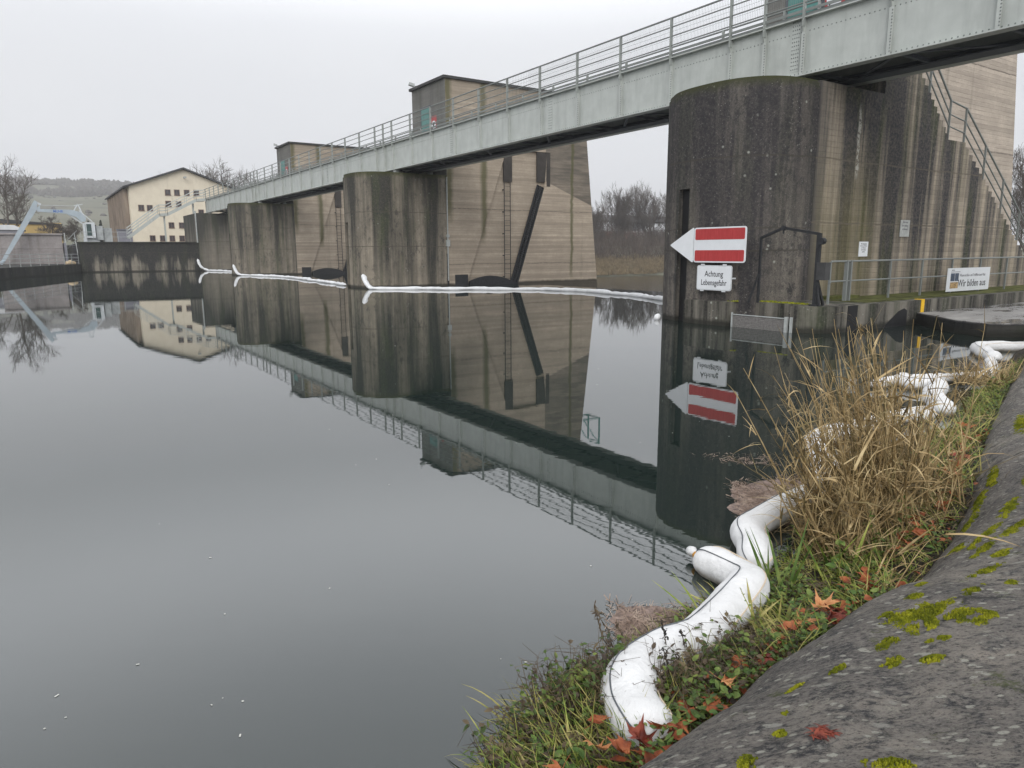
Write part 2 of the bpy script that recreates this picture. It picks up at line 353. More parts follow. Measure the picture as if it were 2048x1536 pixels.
def rockmat():
    k = NM('lichened_stone'); v = k.scale((1, 1, 1.0))
    # stretched along the wall direction
    rot = k.n('ShaderNodeMapping'); rot.inputs['Rotation'].default_value = (0, 0, R(-62)); k.l(k.pos, rot.inputs[0])
    sv = k.scale((1.0, .42, 1.0), rot.outputs[0])
    n1 = k.noise(2.2, 8, .72, sv, .8); n2 = k.noise(15, 8, .8, sv, .5); n3 = k.noise(75, 6, .75, sv)
    c = k.ramp(n1, [(.3, (.095,.088,.086)), (.5, (.205,.185,.165)), (.66, (.36,.32,.27))])
    c = k.mix(k.ramp(n2, [(.40, 1.0), (.50, 0.0)]), c, (.030,.031,.036))
    c = k.mix(k.ramp(n3, [(.50, 0.0), (.60, .7)]), c, (.27,.25,.22))
    c = k.mix(k.ramp(n3, [(.38, .8), (.46, 0.0)]), c, (.02,.02,.022))
    l1 = k.math('MULTIPLY', k.ramp(k.math('ADD', k.vor(30, sv), k.math('MULTIPLY', k.noise(60, 4), .35)), [(.36, 1.0), (.44, 0.0)]), k.ramp(k.noise(3.0, 6, .75), [(.42, 0.0), (.48, .95)]))
    c = k.mix(l1, c, (.44,.43,.37))
    l3 = k.math('MULTIPLY', k.ramp(k.math('ADD', k.vor(13, sv), k.math('MULTIPLY', k.noise(40, 5), .3)), [(.27, 1.0), (.36, 0.0)]), k.ramp(k.noise(1.9, 5, .7), [(.46, 0.0), (.54, .85)]))
    c = k.mix(l3, c, (.36,.35,.31))
    l2 = k.math('MULTIPLY', k.ramp(k.noise(26, 8, .85, sv, 1.2), [(.55, 0.0), (.60, .9)]), k.ramp(k.noise(1.7, 5), [(.40, .15), (.56, 1.0)]))
    c = k.mix(l2, c, (.33,.315,.26))
    n4 = k.noise(170, 4, .75, sv)
    c = k.mix(k.ramp(n4, [(.56, 0.0), (.66, .6)]), c, (.34,.32,.28)); c = k.mix(k.ramp(n4, [(.36, .65), (.44, 0.0)]), c, (.02,.02,.023))
    ck = k.n('ShaderNodeTexVoronoi'); ck.feature = 'DISTANCE_TO_EDGE'; ck.inputs['Scale'].default_value = 1.5
    wv = k.n('ShaderNodeMixRGB'); wv.inputs[0].default_value = .12; k.l(sv, wv.inputs[1]); nn_ = k.n('ShaderNodeTexNoise'); nn_.inputs['Scale'].default_value = 5; nn_.inputs['Detail'].default_value = 5; k.l(k.pos, nn_.inputs['Vector']); k.l(nn_.outputs[1], wv.inputs[2]); k.l(wv.outputs[0], ck.inputs['Vector'])
    crk = k.math('MULTIPLY', k.ramp(ck.outputs[0], [(.004, .9), (.012, 0.0)]), k.ramp(k.noise(1.1, 3), [(.50, 0.0), (.58, 1.0)])); c = k.mix(crk, c, (.012,.012,.012))
    pk = k.math('MULTIPLY', k.ramp(k.noise(7, 5, .65, sv), [(.67, 0.0), (.71, .75)]), .8); c = k.mix(pk, c, (.40,.28,.20))
    gm = k.math('MULTIPLY', k.ramp(k.noise(5.5, 7, .8, sv), [(.58, 0.0), (.64, .8)]), k.ramp(k.noise(40, 4), [(.4, .2), (.55, 1.0)]))
    c = k.mix(gm, c, (.075,.09,.02))
    k.col(c)
    h_ = k.math('ADD', k.math('MULTIPLY', n1, 1.2), k.math('ADD', k.math('MULTIPLY', n2, .8), k.math('ADD', k.math('MULTIPLY', n3, .55), k.math('MULTIPLY', n4, .2))))
    k.bump(h_, 1.0, .05); return k.done(k.ramp(n2, [(.3, .45), (.6, .85)]), .35)
M['rock'] = rockmat()
M['mud'] = simple('dark_wet_soil', (.030,.024,.016), .8, .6, 12, .3, 0, .8)
def leafmat(name, c1, c2, c3=None, rough=.6, trans=.15, sc=9):
    k = NM(name); nn = k.noise(sc, 2, .5)
    o = k.n('ShaderNodeObjectInfo')
    k.col(k.ramp(nn, [(.32, c1), (.5, c2), (.68, c3 or c2)]))
    return k.done(rough, .3)
M['grass'] = leafmat('mixed_green_grass', (.05,.095,.012), (.17,.22,.03), (.36,.34,.10))
M['grass2'] = leafmat('yellowing_grass', (.13,.14,.03), (.25,.23,.06), (.38,.32,.13))
M['herb'] = leafmat('dark_herb_leaves', (.022,.04,.010), (.06,.10,.018), (.15,.18,.035), sc=14)
M['freshleaf'] = leafmat('fresh_green_leaves', (.035,.075,.012), (.075,.13,.022), (.17,.21,.05), sc=12)
M['deadherb'] = leafmat('withered_brown_herb', (.035,.024,.016), (.07,.05,.03), (.12,.09,.045))
M['blackherb'] = leafmat('blackened_seed_heads', (.008,.008,.008), (.02,.018,.014))
M['reed'] = leafmat('dry_reed_straw', (.20,.14,.06), (.33,.235,.11), (.50,.39,.21), sc=7)
M['reed2'] = leafmat('dark_reed_straw', (.075,.052,.024), (.13,.095,.04), (.19,.15,.06), sc=7)
M['maple'] = leafmat('orange_brown_maple_leaf', (.10,.025,.010), (.24,.060,.020), (.36,.125,.045), sc=16)
M['maplepale'] = leafmat('pale_tan_maple_leaf', (.36,.15,.055), (.48,.22,.09), (.52,.27,.12), sc=25)
M['maplered'] = leafmat('dark_red_leaf', (.07,.014,.010), (.16,.03,.016), (.22,.05,.025), sc=25)
def mossmat():
    k = NM('bright_moss'); c = k.ramp(k.noise(13, 6, .7), [(.3, (.04,.055,.008)), (.48, (.17,.185,.012)), (.66, (.36,.35,.025))])
    c = k.mix(k.ramp(k.noise(60, 3), [(.3, .8), (.5, 0.0)]), c, (.04,.05,.008)); k.col(c); k.bump(k.noise(160, 3), 1, .01); return k.done(.9, .1)
M['moss'] = mossmat()
M['bark'] = simple('grey_brown_bark', (.095,.080,.068), .9, .3, 3)
M['barkfar'] = simple('pale_winter_twigs', (.13,.115,.10), .9, .3, 3)
M['thicket'] = simple('brown_winter_thicket', (.075,.058,.046), .9, .45, .5)
M['conifer'] = simple('dark_conifer_needles', (.018,.032,.022), .9, .5, 2)
M['driedgrass'] = simple('dry_bank_grass', (.15,.115,.065), .9, .5, 1.2)
M['debris'] = leafmat('floating_reed_debris', (.17,.115,.085), (.30,.22,.17), (.42,.33,.26))
M['debrismat'] = simple('waterlogged_debris_mat', (.21,.155,.13), .6, .7, 26, .3, 0, .6)

def water(name, tail=False):
    k = NM(name)
    k.col((.012,.020,.017) if not tail else (.03,.026,.016))
    v = k.scale((1, 1, 1))
    rot = k.n('ShaderNodeMapping'); rot.inputs['Rotation'].default_value = (0, 0, R(YAW*0+33)); k.l(k.pos, rot.inputs[0])
    w1 = k.noise(2.2, 3, .55, k.scale((.6, 1.6, 1), rot.outputs[0])); w2 = k.noise(.35, 3, .5, k.scale((.5, 1.2, 1), rot.outputs[0])); w3 = k.noise(9, 2, .5, k.scale((.6, 1.5, 1), rot.outputs[0]))
    h_ = k.math('ADD', k.math('ADD', w1, k.math('MULTIPLY', w2, 1.6)), k.math('MULTIPLY', w3, .10))
    k.bump(h_, 1.0, .00042 if not tail else .02)
    k.p.inputs['IOR'].default_value = 2.2
    return k.done(.015 if not tail else .12, .5)
M['water'] = water('still_river_water'); M['tail'] = water('tail_water', True)

def plaster():
    k = NM('cream_render'); c = k.ramp(k.noise(1.2, 5), [(.3, (.66,.59,.47)), (.7, (.74,.67,.54))]); 
    c = k.mix(k.ramp(k.noise(1, 4, .6, k.scale((1.5, 1.5, .15))), [(.6, 0.0), (.75, .35)]), c, (.40,.36,.28)); k.col(c); return k.done(.9, .1)
M['cream'] = plaster()
M['winglass'] = simple('dark_window_glass', (.06,.055,.06), .15, .4, 1.5, .5)
M['winframe'] = simple('brown_window_frame', (.17,.11,.09), .6, .2)
def ribs():
    k = NM('brown_ribbed_cladding'); c = k.ramp(k.noise(1, 4, .6, k.scale((1.5, 1.5, .3))), [(.35, (.20,.16,.13)), (.65, (.34,.28,.225))]); k.col(c); return k.done(.9, .1)
M['ribs'] = ribs()
M['roof'] = simple('dark_roof_tiles', (.06,.062,.066), .8, .2, 1)
M['yellowwall'] = simple('yellow_facade', (.60,.43,.17), .85, .1, .4)
M['whiteroof'] = simple('white_shed_roof', (.62,.63,.65), .6, .1, 1)
M['shedwall'] = simple('grey_corrugated_wall', (.22,.22,.25), .7, .2, 1)
M['craneblue'] = simple('pale_blue_crane_paint', (.38,.44,.48), .45, .1, 1)
M['cranegrey'] = simple('light_grey_crane_paint', (.58,.61,.63), .45, .1, 1)
M['cabglass'] = simple('dark_cab_glass', (.02,.05,.045), .1, .3, 2, .6)
M['viaduct'] = simple('grey_viaduct_concrete', (.20,.20,.21), .9, .2, .2)
M['hall'] = simple('pale_hall_wall', (.45,.40,.40), .8, .4, .12)

# ------------------------------------------------------------------ water and ground
XC = 24.6                                   # crest of the weir
w = MB(); w.add([(-600,-600,0),(XC,-600,0),(XC,90,0),(-60,90,0),(-60,500,0),(-600,500,0)], [(0,1,2,3,4,5)])
w.build('river_water', M['water'], fix=False); bpy.data.objects['river_water']['kind'] = 'structure'
w = MB(); w.add([(XC+.2,-600,-3),(700,-600,-3),(700,500,-3),(XC+.2,500,-3)], [(0,1,2,3)])
o = w.build('tail_water', M['tail'], fix=False); o['kind'] = 'structure'
# river bed: one sheet under everything, reaching the horizon
w = MB(); w.add([(-3500,-3500,-6),(3500,-3500,-6),(3500,3500,-6),(-3500,3500,-6)], [(0,1,2,3)])
o = w.build('ground', simple('river_bed_ground', (.06,.055,.04), .9, .3, .05), fix=False); o['kind'] = 'structure'
# ------------------------------------------------------------------ piers
def nose_outline(yn, wd=4.0, notch=True, grow=0.0):
    xc, yc, r = 16.6, yn+wd/2, wd/2+grow
    pts = [(19.6, yc-r), (xc, yc-r)]
    K = 22; e = 2/2.5
    arc = []
    for i in range(1, K*2):
        t = math.pi/2*i/K
        cx_, sy = math.sin(t), -math.cos(t)
        px = xc - (abs(cx_)**e)*(r); py = yc + math.copysign(abs(sy)**e, sy)*r
        arc.append((px, py))
    if notch:
        out = []; done_ = False
        y0, y1 = yn+2.22, yn+2.60
        for p in arc:
            if y0 < p[1] < y1:
                continue
            if p[1] >= y1 and not done_:
                done_ = True
                out += [(14.615, y0), (15.0, y0), (15.0, y1), (14.625, y1)]
            out.append(p)
        arc = out
    return pts + arc + [(xc, yc+r), (19.6, yc+r)]

def floodlight(parent, p, nm='floodlight'):
    mb = MB(); x, y, z = p
    mb.tube([(x+.1,y,z), (x+.1,y,z+.1), (x-.1,y+.05,z+.12)], .03, 6); mb.bar((x-.05,y,z+.12), (x-.34,y+.08,z+.2), .24, .15)
    mb.build(nm, M['galv'], parent); mb = MB()
    mb.tube([(x+.25,y-.45,z-.05),(x+.05,y-.5,z+.04),(x-.12,y-.45,z-.02),(x-.14,y-.45,z-.12)], .025, 6)
    return mb.build('cable_bow', M['galv'], parent)

def tower_front(pier, yn, wd=4.0, x=19.6, redsign=True):
    """teal door and red sign on the upstream face of a gate tower"""
    fr = MB(); y0, y1 = yn+1.75, yn+2.85
    fr.box((x-.03, y0-.08, 7.72), (x+.02, y0, 9.98)); fr.box((x-.03, y1, 7.72), (x+.02, y1+.08, 9.98)); fr.box((x-.03, y0-.08, 9.9), (x+.02, y1+.08, 10.0))
    d = MB(); d.box((x-.02, y0, 7.72), (x+.02, y1, 9.9))
    for i in range(7): d.box((x-.028, y0+.08, 8.0+i*.26), (x-.021, y1-.08, 8.02+i*.26))
    dd = d.build('door', M['teal'], pier); fr.build('door_frame', M['darksteel'], dd)
    h = MB(); h.box((x-.07, y0+.08, 8.75), (x-.02, y0+.2, 8.8)); h.build('handle', M['aluframe'], dd)
    s = MB(); s.box((x-.035, yn+1.02, 8.0), (x-.01, yn+1.62, 9.35)); sg = s.build('sign', M['signred'], pier)
    s = MB()
    # white disc with a dark figure
    K = 18; cy, cz, r = yn+1.32, 8.85, .25
    s.prism([(cy+r*math.cos(2*math.pi*i/K), cz+r*math.sin(2*math.pi*i/K)) for i in range(K)], lambda a,b: (x-.042,a,b), lambda a,b: (x-.036,a,b))
    s.box((x-.042, yn+1.1, 8.3), (x-.036, yn+1.54, 8.45)); s.build('sign_panel', M['signwhite'], sg)
    s = MB(); s.box((x-.047, cy-.05, cz-.12), (x-.043, cy+.06, cz+.14)); s.bar((x-.048, cy-.16, cz+.16), (x-.048, cy+.16, cz-.16), .004, .045, up=(1,0,0)); s.build('pictogram', M['ink'], sg)

def gate_pier(yn, label, far=False, third=False):
    wd = 4.0
    p = thing('weir_pier', label, 'pier', (17, yn+2, 0))
    mb = MB()
    mb.prism_z(nose_outline(yn, wd, True), -4, 3.5); mb.prism_z(nose_outline(yn, wd, False), 3.502, 5.9)
    # rounded top edge
    mb.prism_z(nose_outline(yn, wd, False, -.05), 5.902, 6.05)
    o = mb.build('nose', M['nose_far'], p)
    # body with two proud slabs leaving the slanted gate track between them
    y0 = yn; ys = yn+.16
    b = MB(); b.prism_y([(19.602,-4),(31.0,-4),(29.25,11.1),(19.602,11.1)], ys, yn+wd)
    b.prism_y([(19.602,-3.0),(20.75,.0),(23.35,7.1),(23.35,11.1),(19.602,11.1)], y0, ys-.003)
    b.prism_y([(23.352,7.72),(29.63,7.72),(29.25,11.1),(23.352,11.1)], y0, ys-.003)
    b.prism_y([(22.9,-4),(31.0,-4),(29.63,7.718),(26.45,7.718),(26.3,5.75),(24.2,0)], y0, ys-.003)
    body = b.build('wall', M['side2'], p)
    f = MB(); f.box((19.585, yn-.0, 6.05), (19.6, yn+wd, 11.1)); f.build('tower_front', M['tower_front'], p)
    r = MB(); r.box((19.45, yn-.12, 11.1), (29.4, yn+wd+.12, 11.24)); r.build('roof', M['roofedge'], p)
    # slots
    s = MB(); s.box((23.36, yn+.03, 5.9), (23.95, yn+.108, 7.7)); s.build('gate_slot', M['slotsteel'], p)
    s = MB(); s.box((25.75, yn+.01, 6.0), (26.44, yn+.108, 7.7)); s.box((26.44, yn-.015, 5.75), (26.7, yn+.0, 7.72)); s.build('gate_slot', M['slotsteel'], p)
    # ladder
    l = MB(); xl = 23.4
    for dx in (0, .42): l.tube([(xl+dx, yn+.04, -.2), (xl+dx, yn+.04, 5.9)], .022, 5)
    for i in range(21): l.tube([(xl, yn+.04, .05+i*.28), (xl+.42, yn+.04, .05+i*.28)], .014, 4)
    for i in range(5): l.box((xl-.1, yn+.04, .4+i*1.25), (xl+.02, yn+.1, .46+i*1.25))
    l.build('ladder', M['blacksteel'], p)
    # inclined gate chain
    c = MB(); a, q = Vector((24.0, yn+.02, -.1)), Vector((26.0, yn+.02, 5.75))
    c.bar(a, q, .10, .08, up=(1,0,0)); d = (q-a).normalized(); n_ = Vector((d.z, 0, -d.x))
    K = 46
    for i in range(K):
        t = a + (q-a)*((i+.5)/K); c.bar(t-n_*.17, t+n_*.17, .10, .06, up=(0,1,0))
    for s_ in (-.19, .19): c.bar(a+n_*s_, q+n_*s_, .16, .06, up=(0,1,0))
    c.build('gate_chain', M['blacksteel'], p)
    # side shield of the roller gate, and its niche
    g = MB(); pts = [(20.9,-.6)]+[(20.9+3.6*t, -.1+.62*math.sin(math.pi*min(1, .18+t*.82))) for t in [i/10 for i in range(11)]]+[(24.5,-.6)]
    g.prism_y(pts, yn-.12, yn+.02); g.box((20.0, yn-.01, -.3), (20.85, yn+.05, .62)); g.build('gate_shield', M['blacksteel'], p)
    if not third:
        t = MB(); t.tube([(19.55, yn-.06, .3), (19.55, yn-.06, 5.95)], .035, 6); t.box((19.44, yn-.12, 2.2), (19.66, yn-.02, 2.55)); t.box((19.47, yn-.12, 2.7), (19.63, yn-.02, 2.85)); t.build('drain_pipe', M['galv'], p)
        t = MB(); t.box((19.5, yn-.05, -.5), (19.6, yn+.03, 1.8)); t.build('cable_duct', M['blacksteel'], p)
    floodlight(p, (19.6, yn+3.6, 11.24))
    tower_front(p, yn)
    # green balcony frame at the downstream end
    g = MB(); 
    for yy in (yn+.05, yn+1.2): g.bar((29.6, yy, 9.2), (31.0, yy, 9.2), .08, .08); g.bar((31.0, yy, 9.2), (31.0, yy, 11.0), .08, .08); g.bar((29.6, yy, 9.2), (31.0, yy, 11.0), .05, .05)
    g.bar((31, yn+.05, 11), (31, yn+1.2, 11), .06, .06); g.bar((31, yn+.05, 9.2), (31, yn+1.2, 9.2), .06, .06); g.build('balcony_frame', M['teal'], p)
    return p

P2, P3, P4 = 35.7, 63.4, 83.2
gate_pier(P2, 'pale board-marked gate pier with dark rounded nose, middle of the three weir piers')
gate_pier(P3, 'smaller-looking far gate pier with square tower, between the middle pier and the cream powerhouse', third=True)

# near pier --------------------------------------------------------
P1 = 11.2
p1 = thing('weir_pier', 'large blackened round-nosed pier in front carrying the arrow sign and outside stair', 'pier', (17, P1+2, 0))
mb = MB(); mb.prism_z(nose_outline(P1, 4, True), -4, 3.5); mb.prism_z(nose_outline(P1, 4, False), 3.502, 5.88)
mb.prism_z(nose_outline(P1, 4, False, -.03), 5.882, 5.97); mb.prism_z(nose_outline(P1, 4, False, -.10), 5.972, 6.04)
mb.build('nose', M['nose'], p1)
mb = MB(); mb.box((14.78, P1+2.225, -.3), (14.99, P1+2.595, 3.49)); mb.build('stoplog_slot_shade', M['black'], p1)  # black box filling the groove, paints in its depth shade
# stair block in front of the tower
prof = [(17.6,-4),(17.6,.2)]
prof = [(19.602,-4),(19.602,7.5),(20.6,7.5)]
n1 = 14
for i in range(n1):
    x0 = 20.6+(23.42-20.6)*(i)/n1; z1 = 7.5-(7.5-5.13)*(i+1)/n1
    prof += [(x0+.001, z1), (20.6+(23.42-20.6)*(i+1)/n1, z1)]
prof += [(24.33, 5.13)]
n2 = 26
for i in range(n2):
    z1 = 5.13-(5.13-.66)*(i+1)/n2; prof += [(24.33+(31.1-24.33)*i/n2+.001, z1), (24.33+(31.1-24.33)*(i+1)/n2, z1)]
prof += [(31.1,-4)]
mb = MB(); mb.prism_y(prof, P1, P1+1.2)
mb.build('stair_block', M['side1'], p1)
mb = MB(); mb.prism_y([(16.7,-3.9),(19.6,-3.9),(19.6,6.02),(16.7,6.02)], P1-.012, P1+.3); mb.build('flank_wall', M['side1'], p1)
mb = MB(); mb.prism_y([(19.602,-4),(32.3,-4),(29.55,11.1),(19.602,11.1)], P1+1.203, P1+4); mb.build('tower_wall', M['tower'], p1)
mb = MB(); mb.box((19.585, P1+1.2, 6.05), (19.6, P1+4, 11.1)); mb.box((19.6, P1+.003, 7.5), (20.0, P1+1.2, 7.62)); mb.build('tower_front', M['tower_front'], p1)
mb = MB(); mb.box((19.45, P1+1.1, 11.1), (29.7, P1+4.12, 11.24)); mb.build('roof', M['roofedge'], p1)
tower_front(p1, P1+.35)
# handrail of the outside stair
hr = MB(); yy = P1+.06
path = [(20.7,7.45),(23.3,5.25),(24.3,5.13),(31.0,.72)]
for hgt, r_ in ((1.0,.03),(.62,.022),(.28,.022)):
    hr.tube([(x, yy, z+hgt) for x, z in path], r_, 7)
for x, z in [(20.7,7.45),(22.0,6.35),(23.3,5.25),(24.3,5.13),(25.8,4.15),(27.3,3.2),(28.8,2.2),(30.3,1.2)]:
    hr.bar((x, yy, z-.15), (x, yy, z+1.0), .06, .03)
hr.build('stair_handrail', M['rail'], p1)

# roller gates between the piers (dark, crest just under water)
def gate(y0, y1, lab):
    mb = MB(); K = 20; cx0, cz, r = XC-1.3, -2.1, 2.04
    mb.prism_y([(cx0+r*math.cos(2*math.pi*i/K), cz+r*math.sin(2*math.pi*i/K)) for i in range(K)], y0, y1)
    mb.box((XC-.4, y0, -3.5), (XC+.5, y1, -.06))
    o = mb.build('roller_gate', M['blacksteel'], origin=(XC, (y0+y1)/2, -3)); tag(o, lab, 'gate', 'roller gates between the piers')
gate(P1+4, P2, 'dark steel roller gate just under the water between near and middle pier')
gate(P2+4, P3, 'dark steel roller gate just under the water between middle and far pier')
gate(P3+4, P4, 'dark steel roller gate just under the water between far pier and abutment')

# abutment and low quay wall at the far side -------------------------
ab = MB(); ab.box((15.3, P4, -4), (30, P4+8, 6.1)); ab.box((15.3, P4+8.002, -4), (30, 92, 3.06))
o = ab.build('abutment', M['abut'], origin=(20, P4+2, 0)); tag(o, 'stained concrete abutment block under the far end of the footbridge', 'abutment')
mb = MB(); mb.tube([(15.15, P4-.1, 3.0), (15.15, P4-.1, 6.3)], .07, 6); o = mb.build('drain_pipe', M['galv'], origin=(15.15, P4-.1, 0)); tag(o, 'pale vertical pipe at the left edge of the far abutment', 'pipe')
lw = MB(); lw.prism_z([(4.3,85.6),(15.298,P4+.3),(15.298,98),(4.3,98)], -4, 2.95)
o = lw.build('quay_wall', M['lowwall'], origin=(10, 85, 0)); tag(o, 'low black-streaked quay wall in front of the cream powerhouse', 'wall')
lw = MB(); lw.prism_z([(4.2,85.45),(15.29,P4+.12),(15.29,P4+1.2),(4.2,86.6)], 2.952, 3.08)
o = lw.build('wall_coping', M['darkquay'], origin=(10, 85, 2.95)); tag(o, 'dark coping slab along the top of the low quay wall', 'coping')
def face_patch(): pass
g = MB(); g.prism_z([(-400,98.003),(60,98.003),(70,108),(900,108),(900,3000),(-400,3000)], -5, -3.4)
g.prism_z([(-400,98.003),(45,98.003),(60,118),(900,118),(900,3000),(-400,3000)], -3.39, 2.9)
g.add([(45,98,-3.3),(60,106,-3.3),(900,106,-3.3),(900,119,2.85),(60,119,2.85),(45,99,2.85)], [(0,1,4,5),(1,2,3,4)])
o = g.build('terrain_left_bank', simple('grey_green_ground', (.10,.10,.07), .9, .3, .4)); o['kind'] = 'structure'
q = MB(); q.prism_z([(-2.2,65.0),(4.28,85.4),(4.28,98.0),(-80,98.0),(-80,20),(-18,20)], -4, .86)
o = q.build('lock_quay', M['darkquay']); o['kind'] = 'structure'

# ------------------------------------------------------------------ footbridge
XB, ZB, ZT = 17.0, 6.28, 7.66
JN = [13.1, 37.9, 65.3, 87.0]
br = thing('footbridge', 'long grey-green riveted plate girder footbridge crossing the weir over all piers', 'bridge', (XB, 40, 6))
posts = []
ys0 = JN[0]; u1 = (JN[1]-JN[0])/11; 
for i in range(11): posts.append(JN[0]+u1*(i+.5))
u2 = (JN[2]-JN[1])/12
for i in range(12): posts.append(JN[1]+u2*(i+.5))
u3 = (JN[3]-JN[2])/10
for i in range(10): posts.append(JN[2]+u3*(i+.5))
for i in range(8): posts.append(JN[0]-u1*(i+.52))
posts = sorted(posts + JN[:3])
Y0, Y1 = JN[0]-u1*8.6, 87.0
def girder(x, sgn, rivets):
    g = MB(); g.box((min(x, x+.03*-sgn), Y0, ZB+.03), (max(x, x+.03*-sgn), Y1, ZT))
    xo = x+sgn*.0
    a, b = sorted((xo+sgn*.14, xo-sgn*.16)); g.box((a, Y0, ZB), (b, Y1, ZB+.028))
    a, b = sorted((xo+sgn*.13, xo-sgn*.16)); g.box((a, Y0, ZT+.002), (b, Y1, ZT+.03))
    a, b = sorted((xo+sgn*.012, xo+sgn*.001)); g.box((a, Y0, ZB+.03), (b, Y1, ZB+.15))           # bottom angle leg
    for y in posts:
        a, b = sorted((xo+sgn*.10, xo+sgn*.002)); g.box((a, y-.012, ZB+.032), (b, y+.012, ZT-.32))
        g.prism_y([(xo+sgn*.10, ZT-.32), (xo+sgn*.002, ZT-.32), (xo+sgn*.002, ZT-.001), (xo+sgn*.155, ZT-.001), (xo+sgn*.155, ZT-.2)], y-.012, y+.012)
        a, b = sorted((xo+sgn*.014, xo+sgn*.002)); g.box((a, y+.013, ZB+.16), (b, y+.085, ZT-.003))
        a, b = sorted((xo+sgn*.108, xo+sgn*.1005)); g.box((a, y-.045, ZB+.034), (b, y+.045, ZT-.33))
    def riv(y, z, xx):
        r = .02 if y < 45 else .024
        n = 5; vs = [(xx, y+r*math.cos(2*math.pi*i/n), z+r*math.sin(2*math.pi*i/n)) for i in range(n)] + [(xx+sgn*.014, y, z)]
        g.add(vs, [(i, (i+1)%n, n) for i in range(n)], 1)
    if rivets:
        for y in posts:
            if y > 66: continue
            K = 14 if y < 40 else 9
            for i in range(K):
                z = ZB+.2+(ZT-ZB-.3)*i/(K-1); riv(y+.055, z, xo+sgn*.0142)
                if y < 30: riv(y-.03, ZB+.1+(ZT-ZB-.5)*i/(K-1), xo+sgn*.109)
        y = Y0+.1
        while y < 50:
            riv(y, ZT-.30, xo+sgn*.0005)
            if y < 36: riv(y, ZB+.085, xo+sgn*.0125)
            y += .12
        # splice plates with double rivet columns, mid-span
        for ysp in [JN[0]+u1*4.0+.6, JN[0]+u1*7.6+.2, JN[1]+u2*4.1, JN[1]+u2*8.2, JN[0]-.9, JN[0]-u1*3.3, JN[2]-2.6]:
            a, b = sorted((xo+sgn*.012, xo+sgn*.002)); g.box((a, ysp-.13, ZB+.16), (b, ysp+.13, ZT-.06))
            for i in range(13):
                for dy in (-.09, -.03, .03, .09): riv(ysp+dy, ZB+.22+i*.095, xo+sgn*.0125)
    return g.build('girder', [M['girder'], M['rivet']], br)
girder(XB, -1, True); girder(19.1, 1, False)
d = MB(); d.box((XB-.10, Y0, ZT+.032), (19.2, Y1, ZT+.11)); d.build('deck', M['rail'], br)
k = MB()
for y in [Y0+.6+1.13*i for i in range(int((Y1-Y0-1)/1.13))]:
    k.box((XB+.03, y-.05, ZT-.32), (19.07, y+.05, ZT-.02))
k.box((XB+.6, Y0, ZT-.14), (XB+.75, Y1, ZT-.02)); k.box((XB+1.4, Y0, ZT-.14), (XB+1.55, Y1, ZT-.021))
j = 0
y = Y0
while y < Y1-2.3:
    a, b = (XB+.1, 18.98) if j % 2 else (18.98, XB+.1)
    k.bar((a, y, ZB+.06), (b, y+2.26, ZB+.06), .09, .03); k.box((XB+.16, y-.04, ZB+.03), (18.94, y+.04, ZB+.12)); y += 2.26; j += 1
k.box((XB+.2, Y0, ZB+.125), (XB+.28, Y1, ZB+.2)); k.box((18.7, Y0, ZB+.125), (18.78, Y1, ZB+.2))
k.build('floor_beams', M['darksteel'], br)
# electrical conduit under the rear edge
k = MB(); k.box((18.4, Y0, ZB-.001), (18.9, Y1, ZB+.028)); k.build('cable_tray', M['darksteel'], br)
RH = 8.80
def railing(x, sgn, name):
    r = MB()
    for z, rr in ((RH, .027), (RH-.26, .018), (RH-.52, .018), (RH-.78, .018)):
        r.tube([(x, Y0, z), (x, Y1, z)], rr, 6)
    r.box((x-.01, Y0, ZT+.13), (x+.01, Y1, ZT+.20))
    if sgn < 0:
        y = Y0
        while y < 34:
            r.box((x-.002, y, ZT+.3), (x+.002, y+.0035, RH)); y += .055 if y < 24 else .11
        z = ZT+.35
        while z < RH:
            r.box((x-.0025, Y0, z), (x+.0025, 34, z+.004)); z += .2
    ro = r.build('railing', M['rail'], br)
    for y in posts:
        m_ = MB(); a, b = sorted((x+sgn*.02, x-sgn*.045)); 
        m_.box((a, y-.032, ZT-.2), (b, y+.032, RH+.01)); m_.box((x-.05 if sgn < 0 else x-.02, y-.008, ZT-.2), (x+.02 if sgn < 0 else x+.05, y+.008, RH-.01))
        m_.build('railing_post', M['postpaint'], ro, origin=(x, y, ZT))
railing(XB-.13, -1, 'front'); railing(19.22, 1, 'rear')
# bearings on each pier
for y in (P1+1.0, P1+3.0, P2+1.0, P2+3, P3+1, P3+3, P4+1.5):
    for xb_ in (XB, 19.08):
        m_ = MB(); m_.box((xb_-.15, y-.22, 6.05), (xb_+.2, y+.22, 6.122)); m_.box((xb_-.08, y-.14, 6.12), (xb_+.12, y+.14, 6.278)); m_.build('bearing', M['galv'], br)
# stair down at the far end
st = thing('access_stair', 'grey steel stair with landing at the far bridge end, before the cream gable', 'stair', (9.2, 86, 3.06))
YS = 86.0
def sp(px, z): return (px, YS, z)
pth = [(16.9, 7.7), (15.9, 7.6), (12.9, 6.0), (12.1, 5.95), (8.9, 3.5)]
s1, s2 = MB(), MB()
for yy in (YS, YS+1.1):
    for a, b in zip(pth[:-1], pth[1:]): s1.bar((a[0], yy, a[1]), (b[0], yy, b[1]), .06, .28)
s1.build('stringer', M['girder'], st)
for a, b in zip(pth[:-1], pth[1:]):
    n_ = max(1, int(abs(a[1]-b[1])/.19)+1)
    for i in range(n_):
        t = (i+.5)/n_; x = a[0]+(b[0]-a[0])*t; z = a[1]+(b[1]-a[1])*t; s2.box((x-abs(b[0]-a[0])/n_/2, YS+.03, z), (x+abs(b[0]-a[0])/n_/2-.01, YS+1.07, z+.04))
s2.build('treads', M['rail'], st)
s3 = MB()
